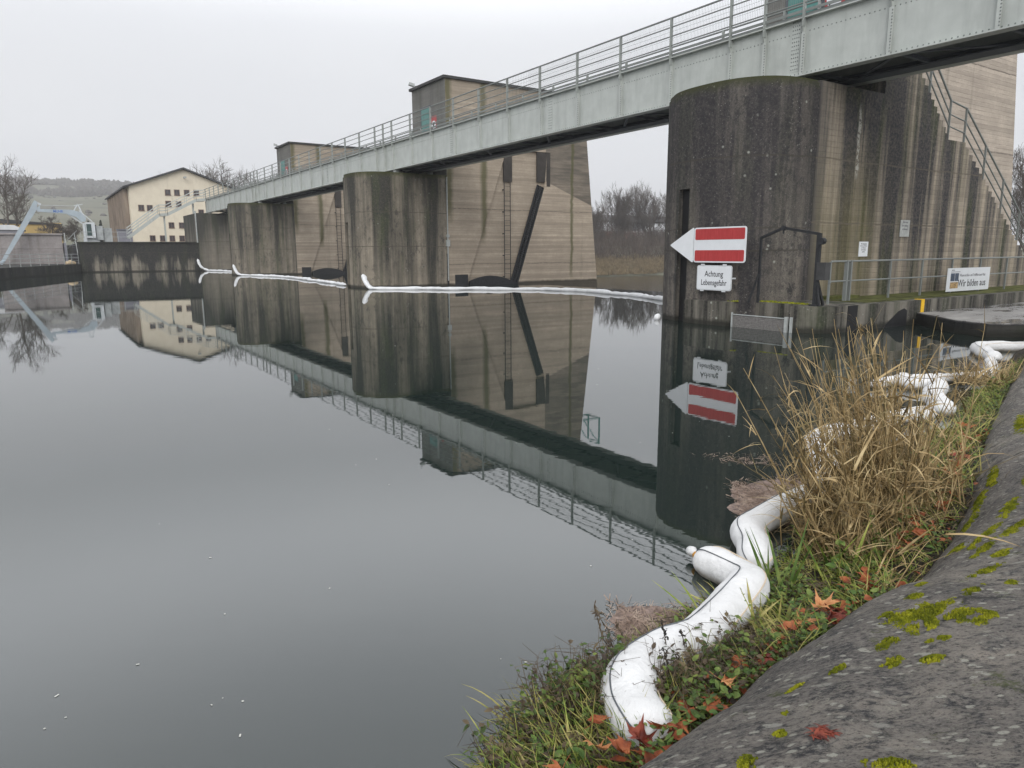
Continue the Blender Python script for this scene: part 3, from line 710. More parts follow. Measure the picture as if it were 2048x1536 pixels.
for yy in (YS-.03, YS+1.13):
    for h_ in (1.05, .75, .45): s3.tube([(x, yy, z+h_) for x, z in pth], .028, 5)
    for a, b in zip(pth[:-1], pth[1:]):
        n_ = max(1, round(abs(a[0]-b[0])/1.1))
        for i in range(n_+1): t = i/n_; x = a[0]+(b[0]-a[0])*t; z = a[1]+(b[1]-a[1])*t; s3.bar((x, yy, z), (x, yy, z+1.05), .05, .03)
s3.build('handrail', M['girder'], st)
s4 = MB(); s4.bar((12.6, YS+.5, 3.06), (12.6, YS+.5, 5.8), .16, .16); s4.bar((15.6, YS+.5, 3.06), (15.6, YS+.5, 7.4), .16, .16); s4.build('support_post', M['girder'], st)

# ------------------------------------------------------------------ ledge in front of the near pier
lg = MB()
outl = [(15.0,14.0),(14.95,12.0),(14.95,11.93),(15.35,11.9),(15.35,10.15),(14.95,10.12),(15.12,9.52),(15.5,9.42),(40,9.42),(40,P1+.5),(17,P1+.5),(17,14.0)]
lg.prism_z([(14.50,13.36),(14.52,11.95),(15.2,11.93),(15.2,10.2),(14.62,10.18),(14.95,9.6),(15.35,9.45),(40,9.45),(40,P1+.5),(17,P1+.5),(17,13.36)], -4, .62)
o = lg.build('ledge_walkway', M['ledge'], origin=(20, 10, 0)); tag(o, 'dark mossy concrete ledge walkway along the foot of the near pier', 'ledge')
lg = MB(); lg.box((16.9, 9.7, .622), (40, P1-.02, .632)); lg.box((17.3, P1-.35, .633), (18.6, P1-.02, .70))
o = lg.build('moss_strip', simple('ledge_moss_cover', (.085,.09,.03), .95, .7, 3, .1, 0, .8)); tag(o, 'thin green moss growing along the ledge walkway', 'moss', kind='stuff')
# moss cushion in the niche of the ledge
mb = MB()
for i in range(900):
    y = rnd.uniform(10.25, 13.2); x = rnd.uniform(14.9, 15.5) if y < 11.9 else rnd.uniform(14.78, 15.0)
    if y < 11.9: x = max(x, 15.27)
    h = rnd.uniform(.01, .045); r_ = rnd.uniform(.02, .05); n = 5
    vs = [(x+r_*math.cos(2*math.pi*q/n), y+r_*math.sin(2*math.pi*q/n), .62) for q in range(n)]+[(x, y, .62+h)]
    mb.add(vs, [(q, (q+1)%n, n) for q in range(n)])
o = mb.build('moss_cushion', M['moss'], fix=False); tag(o, 'bright green moss cushions on the ledge below the danger sign', 'moss', kind='stuff')
# stop-log slots and culvert mouth as black sheets, shade painted on the ledge front
mb = MB(); mb.box((15.75, 9.438, -1), (16.15, 9.452, .615)); o = mb.build('stoplog_slot_shade', M['black'], origin=(16, 9.44, 0)); tag(o, 'tall vertical slot in the ledge face left of the culvert, its shade painted black', 'slot')
mb = MB(); mb.prism_y([(17.0,-.6),(18.4,-.6),(18.4,.38),(18.25,.44),(18.0,.38),(17.3,.0)], 9.438, 9.449)
o = mb.build('culvert_shade', M['black'], origin=(17, 9.44, 0)); tag(o, 'arched culvert mouth in the ledge face at the waterline, its shade painted black', 'opening')
# perforated grating
gr = thing('floating_grating', 'perforated metal grating hanging in the water before the ledge niche', 'grating', (14.75, 11, .2))
mb = MB()
yA, yB, zA, zB, xg = 10.28, 11.80, -.35, .31, 14.60
n_ = 40
for i in range(n_+1):
    y = yA+(yB-yA)*i/n_; mb.box((xg, y-.006, zA), (xg+.012, y+.006, zB))
for i in range(17):
    z = zA+(zB-zA)*i/16; mb.box((xg-.006, yA, z-.008), (xg+.006, yB, z+.008))
mb.box((xg+.013, yA, zA), (xg+.03, yB, zB-.03)); mb.build('perforated_panel', simple('grey_perforated_steel', (.22,.21,.20), .5, .3, 20), gr)
mb = MB(); mb.bar((xg-.01, yA-.03, zA), (xg-.01, yA-.03, zB+.05), .07, .07); mb.bar((xg-.01, yA-.16, zA), (xg-.01, yA-.16, zB+.05), .05, .05); mb.bar((xg-.01, yB+.02, zA), (xg-.01, yB+.02, zB+.06), .035, .035); mb.box((xg-.02, yA, zB), (xg+.03, yB, zB+.02)); mb.build('frame', M['galv'], gr)
# portal frame -----------------------------------------------------
pf = thing('lifting_frame', 'black iron lifting frame with peaked crossbeam standing on the ledge', 'frame', (15, 10.3, .62))
A = Vector((14.95, 11.35, .62)); B = Vector((15.05, 9.85, .62)); T = Vector((14.97, 10.75, 2.42))
mb = MB(); mb.bar(A, (A.x, A.y, 2.22), .05, .05); mb.bar((A.x-.3, A.y+.05, .63), (A.x, A.y, 1.35), .04, .04); mb.build('post', M['blacksteel'], pf)
mb = MB(); mb.bar(B, (B.x, B.y, 2.28), .085, .085); mb.bar((B.x+.25, B.y-.05, .63), (B.x, B.y, 1.3), .05, .05); mb.bar((B.x-.02, B.y-.12, .63), (B.x, B.y, 1.2), .05, .05); mb.box((B.x-.09, B.y-.1, .62), (B.x+.09, B.y+.1, .66))
mb.tube([(B.x-.06, B.y-.07, 2.1), (B.x+.06, B.y-.07, 2.1)], .08, 10); mb.build('post', M['blacksteel'], pf)
mb = MB(); mb.bar((A.x, A.y, 2.2), T, .05, .06); mb.bar(T, (B.x, B.y, 2.26), .05, .06); mb.box((T.x-.04, T.y-.04, T.z-.06), (T.x+.04, T.y+.04, T.z+.05)); mb.tube([(T.x, T.y, T.z-.05), (T.x, T.y, T.z-.14)], .02, 6); mb.build('crossbeam', M['blacksteel'], pf)
mb = MB(); mb.box((B.x-.06, B.y-.24, 1.22), (B.x+.14, B.y-.02, 1.62)); mb.box((B.x-.065, B.y-.22, 1.25), (B.x-.061, B.y-.04, 1.6)); mb.build('control_box', simple('dark_grey_box', (.05,.05,.05), .5, .2), pf)
# railing along the ledge
rl = thing('ledge_railing', 'grey two-rail pipe railing along the ledge walkway with the white banner on it', 'railing', (20, 10.45, .62))
yr = 10.35
mb = MB(); mb.tube([(15.75, 9.95, 1.62), (16.4, yr, 1.62), (40, yr, 1.66)], .024, 7); mb.tube([(15.75, 9.95, 1.13), (16.4, yr, 1.13), (40, yr, 1.16)], .02, 7); mb.build('rails', M['rail'], rl)
for x in (15.8, 17.05, 17.22, 19.1, 20.75, 22.45, 24.2, 26, 28, 30, 32, 34, 36, 38):
    y = 10.0 if x < 16 else yr
    mb = MB(); 
    if x in (17.05, 17.22): mb.bar((x, y, .62), (x, y, 1.64), .09, .05)
    else: mb.bar((x, y, .62), (x, y, 1.62), .045, .045)
    mb.build('post', M['rail'], rl, origin=(x, y, .62))
# banner "Wir bilden aus"
bn = thing('banner_board', 'white banner board reading Wir bilden aus fixed to the ledge railing', 'banner', (23.4, 10.28, .7))
X0, X1, Zb, Zt = 22.1, 24.75, .68, 1.36; yb = yr-.05
mb = MB(); mb.box((X0, yb-.012, Zb), (X1, yb, Zt)); mb.build('board', M['signwhite'], bn)
wd = X1-X0; yf = yb-.0125
text_obj('Wir bilden aus', .30, (X0+wd*.585, yf, Zb+.22), (1,0,0), (0,0,1), M['ink'], bn, .98, bold=.002)
text_obj('Wasserstraßen- und Schifffahrtsamt Main', .115, (X0+wd*.585, yf, Zb+.46), (1,0,0), (0,0,1), M['greyink'], bn, .84)
text_obj('WSV.de', .055, (X0+.32, yf, Zt-.065), (1,0,0), (0,0,1), M['greyink'], bn, 1)
mb = MB(); mb.box((X0+.20, yf-.002, Zt-.12), (X0+.75, yf, Zt-.105)); mb.build('header_line', M['greyink'], bn)
for a_, b_ in ((.20,.44),(.46,.68)):
    mb = MB(); mb.box((X0+a_, yf-.002, Zb+.30), (X0+b_, yf, Zb+.53)); mb.build('photo_print', M['photoA'], bn)
mb = MB(); mb.box((X0+.20, yf-.002, Zb+.09), (X0+.68, yf, Zb+.27)); mb.build('photo_print', M['photoB'], bn)
# two small notice plates on the wall
def plate(x, z, w_, h_, lab, m, lines, body=None):
    t = thing('notice_plate', lab, 'notice', (x+w_/2, P1-.03, z))
    mb = MB(); mb.box((x, P1-.03, z), (x+w_, P1-.014, z+h_)); mb.build('plate', m, t)
    for i, (s_, hh) in enumerate(lines): text_obj(s_, hh, (x+w_/2, P1-.0305, z+h_-.06-i*(h_-.08)/len(lines)), (1,0,0), (0,0,1), M['greyink'], t, .8)
plate(18.93, 1.72, .43, .40, 'small bright white printed notice, left and lower of the two on the streaked wall', M['signwhite'], [('Betriebsgelände', .055), ('Betreten und Befahren', .045), ('der Anlage nur', .045), ('für Berechtigte', .045), ('gestattet', .045), ('', .04)])
plate(20.95, 2.27, .50, .47, 'small weathered grey notice, right and higher of the two on the streaked wall', simple('weathered_plate', (.42,.43,.41), .5, .2, 10), [('Betreten', .095), ('der Anlage', .095), ('verboten', .095), ('', .06)])
# ------------------------------------------------------------------ arrow sign + danger sign on the pier nose
sg = thing('arrow_sign', 'red and white striped board with white arrow point on the near pier nose', 'sign', (14.5, 12.7, 1.6))
xs = 14.42
def rrect(y0, y1, z0, z1, r, n=5):
    pts = []
    for cy, cz, a0 in ((y1-r, z1-r, 0), (y0+r, z1-r, 90), (y0+r, z0+r, 180), (y1-r, z0+r, 270)):
        for i in range(n+1):
            a = R(a0+90*i/n); pts.append((cy+r*math.cos(a), cz+r*math.sin(a)))
    return pts
mb = MB(); mb.prism_x(rrect(11.38, 13.02, 1.60, 2.48, .07), xs, xs+.02); mb.build('board', M['signwhite'], sg)
mb = MB(); mb.prism_x(rrect(11.42, 12.98, 2.17, 2.445, .035), xs-.004, xs-.001); mb.build('upper_stripe', M['signred'], sg)
mb = MB(); mb.prism_x(rrect(11.42, 12.98, 1.635, 1.91, .035), xs-.004, xs-.001); mb.build('lower_stripe', M['signred'], sg)
mb = MB(); mb.prism_x([(13.04, 1.62), (13.07, 1.60), (13.84, 2.03), (13.84, 2.06), (13.07, 2.48), (13.04, 2.46)], xs, xs+.02); mb.build('arrow_point', M['signwhite'], sg)
mb = MB()
for z in (1.75, 2.32): mb.box((xs+.022, 11.5, z-.02), (xs+.05, 13.5, z+.02)); mb.bar((xs+.05, 12.9, z), (14.62, 12.9, z), .04, .04); mb.bar((xs+.05, 11.9, z), (15.1, 11.9, z), .04, .04)
mb.build('bracket', M['blacksteel'], sg)
dz = thing('danger_sign', 'white plate reading Achtung Lebensgefahr below the striped arrow board', 'sign', (14.5, 12.3, .9))
mb = MB(); mb.prism_x(rrect(11.76, 12.88, .90, 1.53, .06), xs+.004, xs+.022); mb.build('rim', M['aluframe'], dz)
mb = MB(); mb.prism_x(rrect(11.785, 12.855, .925, 1.505, .05), xs, xs+.0035); mb.build('plate', M['signwhite'], dz)
text_obj('Achtung', .205, (xs-.0005, 12.32, 1.31), (0,-1,0), (0,0,1), M['ink'], dz, .86, bold=.0012)
text_obj('Lebensgefahr', .205, (xs-.0005, 12.32, 1.09), (0,-1,0), (0,0,1), M['ink'], dz, .76, bold=.0012)
mb = MB()
for y in (12.0, 12.7):
    for z in (.89, 1.54): mb.box((xs-.003, y-.05, z-.02), (xs+.03, y+.05, z+.025))
    mb.bar((xs+.03, y, 1.2), (14.62 if y > 12.5 else 15.0, y, 1.2), .04, .04)
mb.build('clamp', M['aluframe'], dz)

def pavemat():
    k = NM('wet_paving_concrete'); n_ = k.noise(1.1, 7, .7, k.scale((.5, 1.2, 1))); c = k.ramp(n_, [(.35, (.09,.09,.09)), (.5, (.22,.21,.20)), (.65, (.33,.32,.30))])
    c = k.mix(k.ramp(k.noise(20, 5, .8), [(.55, 0.0), (.65, .5)]), c, (.32,.31,.29)); x, y, z = k.xyz(); c = k.mix(k.ramp(z, [(.27, 1.0), (.29, 0.0)]), c, (.02,.02,.022))
    k.col(c); return k.done(k.ramp(n_, [(.42, .06), (.55, .7)]), .5)
# lower paved quay at the right
q = MB(); q.prism_z([(18.9,9.435),(18.55,9.0),(17.6,7.9),(17.3,7.1),(17.9,6.6),(20,5.6),(60,-6),(60,9.435)], -4, .30)
o = q.build('paved_quay', pavemat(), fix=True); o['kind'] = 'structure'
q = MB(); q.prism_z([(18.85,9.43),(18.5,9.0),(17.55,7.9),(17.25,7.1),(17.85,6.55),(19.95,5.5),(19.9,5.9),(18.0,6.8),(17.6,7.2),(17.9,7.9),(18.9,9.0),(19.1,9.43)][0:6], -3.9, .26)
o = q.build('quay_face', M['darkquay']); o['kind'] = 'structure'
ye = MB(); x0 = 19.05; wv = .16
ye.box((x0, 9.432, .18), (x0+wv, 9.442, .63)); ye.box((x0, 9.44, .622), (x0+wv, 9.62, .634))
o = ye.build('lashing_strap', M['yellow'], origin=(x0, 9.44, .2)); tag(o, 'yellow lashing strap hanging over the edge of the ledge', 'strap')

# ------------------------------------------------------------------ booms
def boom(name, label, pts, rad, mat, group=None, sub=10, n=14, wrinkle=.0, cinch=None, cord=False, seed=1, flat=0.0, res=None):
    """pts: control points; Catmull-Rom; returns the thing"""
    P = [Vector(p) for p in pts]; Q = []
    PP = [P[0]*2-P[1]] + P + [P[-1]*2-P[-2]]
    for i in range(1, len(PP)-2):
        for k_ in range(sub):
            t = k_/sub; p0, p1_, p2_, p3_ = PP[i-1:i+3]
            Q.append(.5*((2*p1_)+(p2_-p0)*t+(2*p0-5*p1_+4*p2_-p3_)*t*t+(3*p1_-p0-3*p2_+p3_)*t**3))
    Q.append(P[-1])
    L_ = [0]
    for a, b in zip(Q[:-1], Q[1:]): L_.append(L_[-1]+(b-a).length)
    tot = L_[-1]; rr = []
    for l_ in L_:
        r = rad
        e = min(l_, tot-l_)/(rad*1.2)
        if e < 1: r *= max(.12, math.sqrt(max(0, 1-(1-e)**2)))
        if cinch:
            ph = (l_ % cinch)/cinch; dd = min(ph, 1-ph)*cinch
            if dd < rad*1.5: r *= .6+.4*(dd/(rad*1.5))
        r *= 1+(.07 if rad < .125 and mat is M['boom'] else .30)*noise.noise(Vector((l_*(3 if mat is M['boom'] else 1.1), seed*7.1, 0)))
        rr.append(r)
    t = thing(name, label, 'boom', Q[0], group)
    mb = MB(); prev = Vector((0,0,1)); vs = []; cords = [[], []]
    for i, p in enumerate(Q):
        d = (Q[min(i+1, len(Q)-1)]-Q[max(i-1, 0)]).normalized()
        a = (prev-d*prev.dot(d)).normalized(); b = d.cross(a); prev = (a*.8+Vector((0,0,1))*.2)
        for k_ in range(n):
            th = 2*math.pi*k_/n; off = a*math.cos(th)*(1-flat)+b*math.sin(th)*(1+flat*.5)
            kv = Q[min(i+2, len(Q)-1)]-Q[i]*2+Q[max(i-2, 0)]; kc = kv.length/max(1e-6, (Q[min(i+2, len(Q)-1)]-Q[max(i-2, 0)]).length**1.5)
            inner = max(0, off.dot(kv.normalized())) if kv.length > 1e-5 else 0
            fold = -min(1, kc*.9)*inner*.16*abs(math.sin(L_[i]*38+th+2*noise.noise(Vector((L_[i]*5, th, 1))))) if wrinkle else 0
            w_ = 1+fold+wrinkle*(noise.noise(Vector((L_[i]*16, th*1.2, seed)))*.5+noise.noise(Vector((L_[i]*6, th*2.2, seed+9)))*.9)
            vs.append(p+off*rr[i]*w_)
        for c_, ang in enumerate((R(-52), R(40))):
            ang2 = ang+.5*math.sin(L_[i]*1.1+c_)
            cords[c_].append(p+(a*math.cos(ang2)*(1-flat)+b*math.sin(ang2)*(1+flat*.5))*rr[i]*(1.0+wrinkle*.3))
    m_ = len(Q)
    fs = [(i*n+k_, i*n+(k_+1)%n, (i+1)*n+(k_+1)%n, (i+1)*n+k_) for i in range(m_-1) for k_ in range(n)]+[tuple(range(n-1,-1,-1)), tuple((m_-1)*n+k_ for k_ in range(n))]
    mb.add(vs, fs); mb.build('tube', mat, t, smooth=True)
    if cord:
        mb = MB(); mb.tube(cords[0][2:-2], .0035, 5); mb.build('cord', simple('grey_seam_cord', (.10,.11,.12), .7), t)
        mb = MB(); mb.tube(cords[1][2:-2], .004, 5); mb.build('seam', simple('tan_seam', (.58,.48,.36), .8), t)
    return t
# --BOOMS-- near ones (world coordinates)
near_group = 'white absorbent booms along the near bank'
boom('oil_boom', 'nearest fat white boom, from the leaves at the bottom edge up to its knotted end',
     [(1.70,1.62,.13),(1.735,1.705,.135),(1.787,1.831,.13),(1.88,1.944,.13),(2.02,2.02,.12),(2.20,2.05,.12),(2.33,2.035,.12),(2.42,2.045,.115),(2.58,2.10,.11),(2.84,2.195,.10),(3.03,2.265,.10),(3.12,2.33,.09),(3.16,2.42,.08),(3.19,2.56,.07),(3.21,2.70,.06),(3.215,2.76,.05)],
     .110, M['boom'], near_group, 10, 28, .06, None, True, 1, .10)
bt = [o for o in COL.objects if o.name == 'oil_boom'][0]
mb = MB(); mb.tube([(3.215,2.74,.05),(3.217,2.765,.052),(3.225,2.79,.055),(3.235,2.83,.06),(3.24,2.86,.055)], [.05,.022,.016,.034,.028], 9); mb.build('tied_end', M['boom'], bt, smooth=True)
mb = MB(); mb.tube([(3.219,2.772,.052),(3.223,2.786,.054),(3.226,2.797,.056)], [.024,.027,.024], 9); mb.build('rope_tie', simple('orange_tie_rope', (.50,.25,.05), .8, .2), bt)
boom('oil_boom', 'short curved white boom tied to the first one, running into the reeds',
     [(3.36,2.46,.06),(3.43,2.51,.07),(3.58,2.64,.08),(3.68,2.76,.08),(3.80,2.85,.07),(3.98,2.90,.07),(4.24,2.95,.07),(4.53,3.0,.07),(4.9,3.05,.06)],
     .102, M['boom'], near_group, 10, 24, .06, None, True, 2, .10)
boom('oil_boom', 'white boom bulging out of the left side of the reed clump',
     [(5.0,3.15,.06),(5.17,3.18,.07),(5.47,3.37,.07),(5.82,3.66,.07),(6.2,3.93,.07),(6.5,4.0,.07),(6.8,3.97,.07),(7.3,3.97,.07),(7.9,3.98,.07),(8.4,3.92,.06)],
     .105, M['boom'], near_group, 10, 20, .06, None, True, 3, .1)
boom('oil_boom', 'white boom piece with rounded end right behind the reed clump',
     [(8.6,3.85,.07),(8.87,4.06,.07),(9.39,4.40,.08),(9.9,4.58,.08),(10.15,4.75,.07),(10.0,4.98,.07),(10.3,5.3,.07)], .12, M['boom'], near_group, 8, 18, .05, None, True, 4, .1)
boom('oil_boom', 'straight ribbed white boom floating between the reed clump and the quay',
     [(9.5,5.25,.06),(10.1,5.25,.06),(10.7,5.0,.06),(11.2,4.8,.06),(11.7,4.72,.06),(12.2,4.9,.07),(12.7,5.1,.07),(13.1,5.3,.08)], .12, M['boom'], near_group, 8, 14, .05, .14, True, 5, .05)
boom('oil_boom', 'farthest white boom of the near bank, climbing over the wall at the right edge',
     [(13.5,5.35,.07),(14.0,5.75,.08),(14.6,6.12,.08),(15.0,6.0,.09),(15.6,5.7,.06),(16.4,5.75,.16),(17.2,5.7,.36),(18.0,5.6,.42)], .125, M['boom'], near_group, 8, 14, .06, None, True, 6, .08)
fg = 'white floating booms across the weir openings'
def river_boom(label, pts, r=.085, cin=1.25):
    # irregular line
    P = []; rr = random.Random(len(pts)*13+int(pts[0][1]))
    for a, b in zip(pts[:-1], pts[1:]):
        a, b = Vector(a), Vector(b); n_ = max(1, int((b-a).length/1.1))
        for i in range(n_):
            p = a.lerp(b, i/n_); 
            if p.z < .1 and P: p += Vector((rr.uniform(-.16,.16), rr.uniform(-.16,.16), rr.uniform(-.015,.02)))
            P.append(p)
    P.append(Vector(pts[-1])); boom('floating_boom', label, P, r, M['farboom'], fg, 5, 8, .3, cin, False, int(pts[0][1]), .2)
river_boom('long white floating boom from the middle pier to the near pier', [(14.42,35.6,.78),(14.45,35.35,.40),(14.55,35.1,.14),(14.75,34.85,.05),(16.1,33.6,.05),(17.6,31.9,.05),(19.5,30.3,.05),(21.0,29.0,.05),(21.6,26.8,.05),(21.5,24.9,.05),(21.2,22.6,.05),(20.0,19.3,.05),(18.4,16.2,.05)], .13)
river_boom('white floating boom between the far pier and the middle pier', [(14.3,63.9,.95),(14.45,63.6,.35),(14.8,63.1,.08),(15.4,61.8,.06),(16.1,58.5,.06),(16.3,53.2,.06),(16.1,50.5,.06),(15.5,44.8,.06),(15.0,39.6,.06)], .13)
river_boom('shortest white floating boom between the abutment and the far pier', [(14.9,82.6,1.3),(15.1,82.2,.5),(15.7,81.8,.1),(16.6,78.5,.06),(17.4,74.0,.06),(17.6,68,.06)], .14)
mb = MB(); mb.tube([(14.3+.07*math.cos(a_),14.6,.07-.07*math.cos(a_*1.0)*0+.0+.07*math.cos(a_)) for a_ in [math.pi*i/6 for i in range(7)]], [.01,.05,.075,.085,.075,.05,.01], 10); o = mb.build('float_ball', M['farboom'], origin=(14.3,14.6,0), smooth=True); o.location = (14.5,14.33,0); tag(o, 'small white float lying against the left edge of the near pier', 'float')
#--NEXT--
# ------------------------------------------------------------------ powerhouse
HX0, HX1, HY, HL, HE, HA, HG = 11.5, 24.6, 105.0, 25.0, 10.35, 12.75, 2.9
ph = thing('powerhouse', 'cream gabled powerhouse with brown ribbed side wall and small dark windows', 'building', (18, HY, HG))
mid = (HX0+HX1)/2
mb = MB(); mb.prism_y([(HX0,HG-.2),(HX1,HG-.2),(HX1,HE),(mid,HA),(HX0,HE)], HY, HY+HL)
for q_ in (.45, 1.9): mb.box((HX0-.02, HY+.05, HE-q_-1.5), (HX0+.0, HY+.06, HE-q_))
mb.build('wall', M['cream'], ph)
mb = MB(); mb.box((HX0-.06, HY+1.7, HG-.2), (HX0-.005, HY+HL, HE-.3))
yy = HY+1.9
while yy < HY+HL: mb.box((HX0-.55, yy, HG-.2), (HX0-.06, yy+.35, HE-.25)); yy += 1.55
mb.build('ribbed_side', M['ribs'], ph)
mb = MB(); ov = .75
for sx, x_e in ((-1, HX0), (1, HX1)):
    sl = (HA-HE)/(mid-HX0); xe = x_e+sx*ov; ze = HE-sl*ov
    mb.prism_y([(xe, ze+.02), (mid, HA+.02), (mid, HA+.24), (xe, ze+.20)], HY-.55, HY+HL+.4)
mb.build('roof', M['roof'], ph)
wins = [(15.35,9.75,15.0),(16.9,9.75,0),(18.15,9.8,0),(19.4,9.85,0),(15.95,8.3,0),(17.2,8.3,0),(12.7,7.7,1),(13.7,7.7,1),(16.1,5.55,0),(17.35,5.55,0),(13.7,3.85,0),(14.9,3.85,0),(16.05,3.85,0),(17.25,3.85,0),(18.4,3.85,0),(19.9,7.3,0)]
wins = wins[1:]; wins.insert(0, (16.0,9.75,0)); wins[1] = (17.1,9.78,0); wins[2] = (18.3,9.8,0); wins[3] = (19.5,9.83,0)
wins = list(dict.fromkeys([(w_[0], w_[1]) for w_ in wins]))
for wx, wz in wins:
    w_ = MB(); ww, wh = .34, .36
    w_.box((wx-ww, HY-.05, wz-wh), (wx-ww+.07, HY+.03, wz+wh)); w_.box((wx+ww-.07, HY-.05, wz-wh), (wx+ww, HY+.03, wz+wh)); w_.box((wx-ww+.07, HY-.05, wz+wh-.07), (wx+ww-.07, HY+.03, wz+wh)); w_.box((wx-ww-.03, HY-.09, wz-wh-.06), (wx+ww+.03, HY+.03, wz-wh+.03)); w_.box((wx-.02, HY-.04, wz-wh+.03), (wx+.02, HY-.0, wz+wh-.07))
    fr = w_.build('window', M['winframe'], ph)
    g = MB(); g.box((wx-ww+.07, HY-.015, wz-wh+.03), (wx+ww-.07, HY-.004, wz+wh-.07)); g.build('pane', M['winglass'], fr)
mb = MB(); mb.bar((18.1, HY-.02, 11.6), (18.1, HY-.5, 11.75), .08, .08); mb.box((17.95, HY-.75, 11.6), (18.3, HY-.45, 11.8)); mb.build('gable_lamp', M['galv'], ph)
# small machines on the quay behind the low wall
# ------------------------------------------------------------------ lock block, stair and railing at the left
lb = MB(); lb.box((-2.6, 89.2, .8), (3.05, 97, 3.82)); lb.box((-2.65, 89.0, 3.82), (3.12, 97.1, 3.98)); 
for x in (-2.2, -1.4, 0.2, 1.4, 2.3): lb.box((x-.02, 89.17, .9), (x+.02, 89.2, 3.8))
o = lb.build('lock_block', M['leftblock'], origin=(0, 92, .86)); tag(o, 'pale concrete block with rust streak behind the lock railing at left', 'wall')
ls = thing('quay_stair', 'grey steel stair between the pale block and the dark low wall', 'stair', (4, 88, .86))
s2, s3 = MB(), MB()
for i in range(10): s2.box((3.35+i*.0, 86.4+i*.25, .95+i*.2), (4.2, 86.65+i*.25, 1.0+i*.2))
s2.box((3.15, 86.3, .86), (3.25, 96, 3.0)); s2.build('treads', M['shedwall'], ls)
for x in (3.3, 4.2):
    for h_ in (.5, 1.0): s3.tube([(x, 86.4, .95+h_), (x, 89.0, 3.0+h_), (x, 92, 3.0+h_)], .03, 5)
for i in range(5): s3.bar((3.3, 86.4+i*.65, .95+i*.5), (3.3, 86.4+i*.65, 1.95+i*.5), .04, .04)
s3.bar((3.2, 88.6, 3.0), (4.3, 86.2, 4.2), .05, .05); s3.bar((3.2, 88.6, 2.2), (4.3, 86.2, 3.4), .05, .05)
s3.build('handrail', M['galv'], ls)
qr = thing('quay_railing', 'thin grey railing along the dark lock quay at the left', 'railing', (-1, 80, .86))
a, b = Vector((-4.5, 58.5, .86)), Vector((4.2, 85.6, .86))
a = Vector((-2.0, 66.3, .86)); b = Vector((4.15, 85.75, .86))
mb = MB()
for h_ in (1.0, .66, .33): mb.tube([a+Vector((0,0,h_)), b+Vector((0,0,h_))], .022, 5)
mb.build('rails', M['galv'], qr)
for i in range(10):
    p = a.lerp(b, i/9); mb = MB(); mb.bar(p, p+Vector((0,0,1)), .045, .045); mb.build('post', M['galv'], qr, origin=p)
mb = MB(); mb.tube([(3.0,84.5,.95),(3.4,84.7,1.05),(3.8,84.9,.95)], [.16,.24,.15], 8); o = mb.build('rope_coil', simple('tan_rope', (.55,.43,.28), .9, .2), origin=(3.4,84.7,.86)); tag(o, 'tan coil of rope lying under the lock railing', 'rope')
wr = thing('wall_railing', 'thin railing on top of the low quay wall between cab and stair', 'railing', (8, 85.4, 3.08))
mb = MB()
for h_ in (1.0, .5): mb.tube([(4.6, 86.2, 3.08+h_), (9.0, 85.1, 3.08+h_)], .022, 5)
mb.build('rails', M['galv'], wr)
for i in range(5):
    p = Vector((4.6+1.1*i, 86.2-.275*i, 3.08)); mb = MB(); mb.bar(p, p+Vector((0,0,1)), .04, .04); mb.build('post', M['galv'], wr, origin=p)
# trash-rack cleaning machine
cr_ = thing('rake_crane', 'pale blue trash rake crane with long slanted arm and white glazed cab', 'crane', (5.5, 88, 3.06))
Yc = 88.0
mb = MB(); mb.prism_y([(1.02,7.2),(1.28,7.05),(1.15,6.3),(-2.15,1.0),(-2.45,1.05)], Yc-.22, Yc+.22); mb.prism_y([(-2.5,1.2),(-2.1,1.2),(-2.35,.75)], Yc-.6, Yc+.6); mb.build('rake_arm', M['craneblue'], cr_)
mb = MB(); mb.prism_y([(1.05,6.35),(1.45,6.75),(1.45,6.35),(4.1,6.35),(4.9,6.15),(5.35,5.6),(5.3,5.2),(4.9,5.15),(4.5,5.6),(3.6,5.95),(1.2,6.1)], Yc-.18, Yc+.18); jib = mb.build('jib', M['craneblue'], cr_)
text_obj('MUHR', .36, (2.95, Yc-.183, 6.15), (1,0,0), (0,0,1), M['blueink'], cr_, .85, bold=.004)
mb = MB(); mb.bar((1.5,Yc,6.75), (4.6,Yc,6.75), .03, .03); mb.bar((1.1,Yc,7.0), (1.55,Yc,6.8), .25, .2); mb.bar((4.3,Yc,6.2), (4.75,Yc,6.95), .1, .1); mb.bar((4.75,Yc,6.95), (5.2,Yc,5.6), .1, .1); mb.bar((4.4,Yc,6.8), (5.2,Yc,6.95), .06, .06); mb.bar((3.8,Yc,5.9), (5.1,Yc,4.9), .1, .1); mb.bar((4.8,Yc,6.3), (5.9,Yc,5.2), .07, .07); mb.build('hydraulics', M['cranegrey'], cr_)
mb = MB(); mb.box((5.2,Yc-.7,3.5), (6.05,Yc+.7,5.1)); mb.box((5.0,Yc-.5,3.08), (5.25,Yc+.4,5.0)); mb.box((4.95,Yc-.3,3.0), (6.4,Yc+.6,3.5)); cab = mb.build('cab', M['cranegrey'], cr_)
mb = MB(); mb.box((5.27,Yc-.72,3.72), (5.72,Yc-.70,4.92)); mb.build('cab_window', M['cabglass'], cab)
mb = MB(); mb.box((5.17,Yc-.6,3.7), (5.19,Yc+.6,4.9)); mb.build('cab_window', M['cabglass'], cab)
mb = MB(); mb.box((6.15,Yc-.5,3.3), (6.75,Yc+.8,4.75)); mb.box((6.8,Yc-.2,3.1), (7.6,Yc+.9,4.55)); mb.build('engine_housing', simple('grey_housing', (.36,.38,.38), .5, .3, 2), cr_)
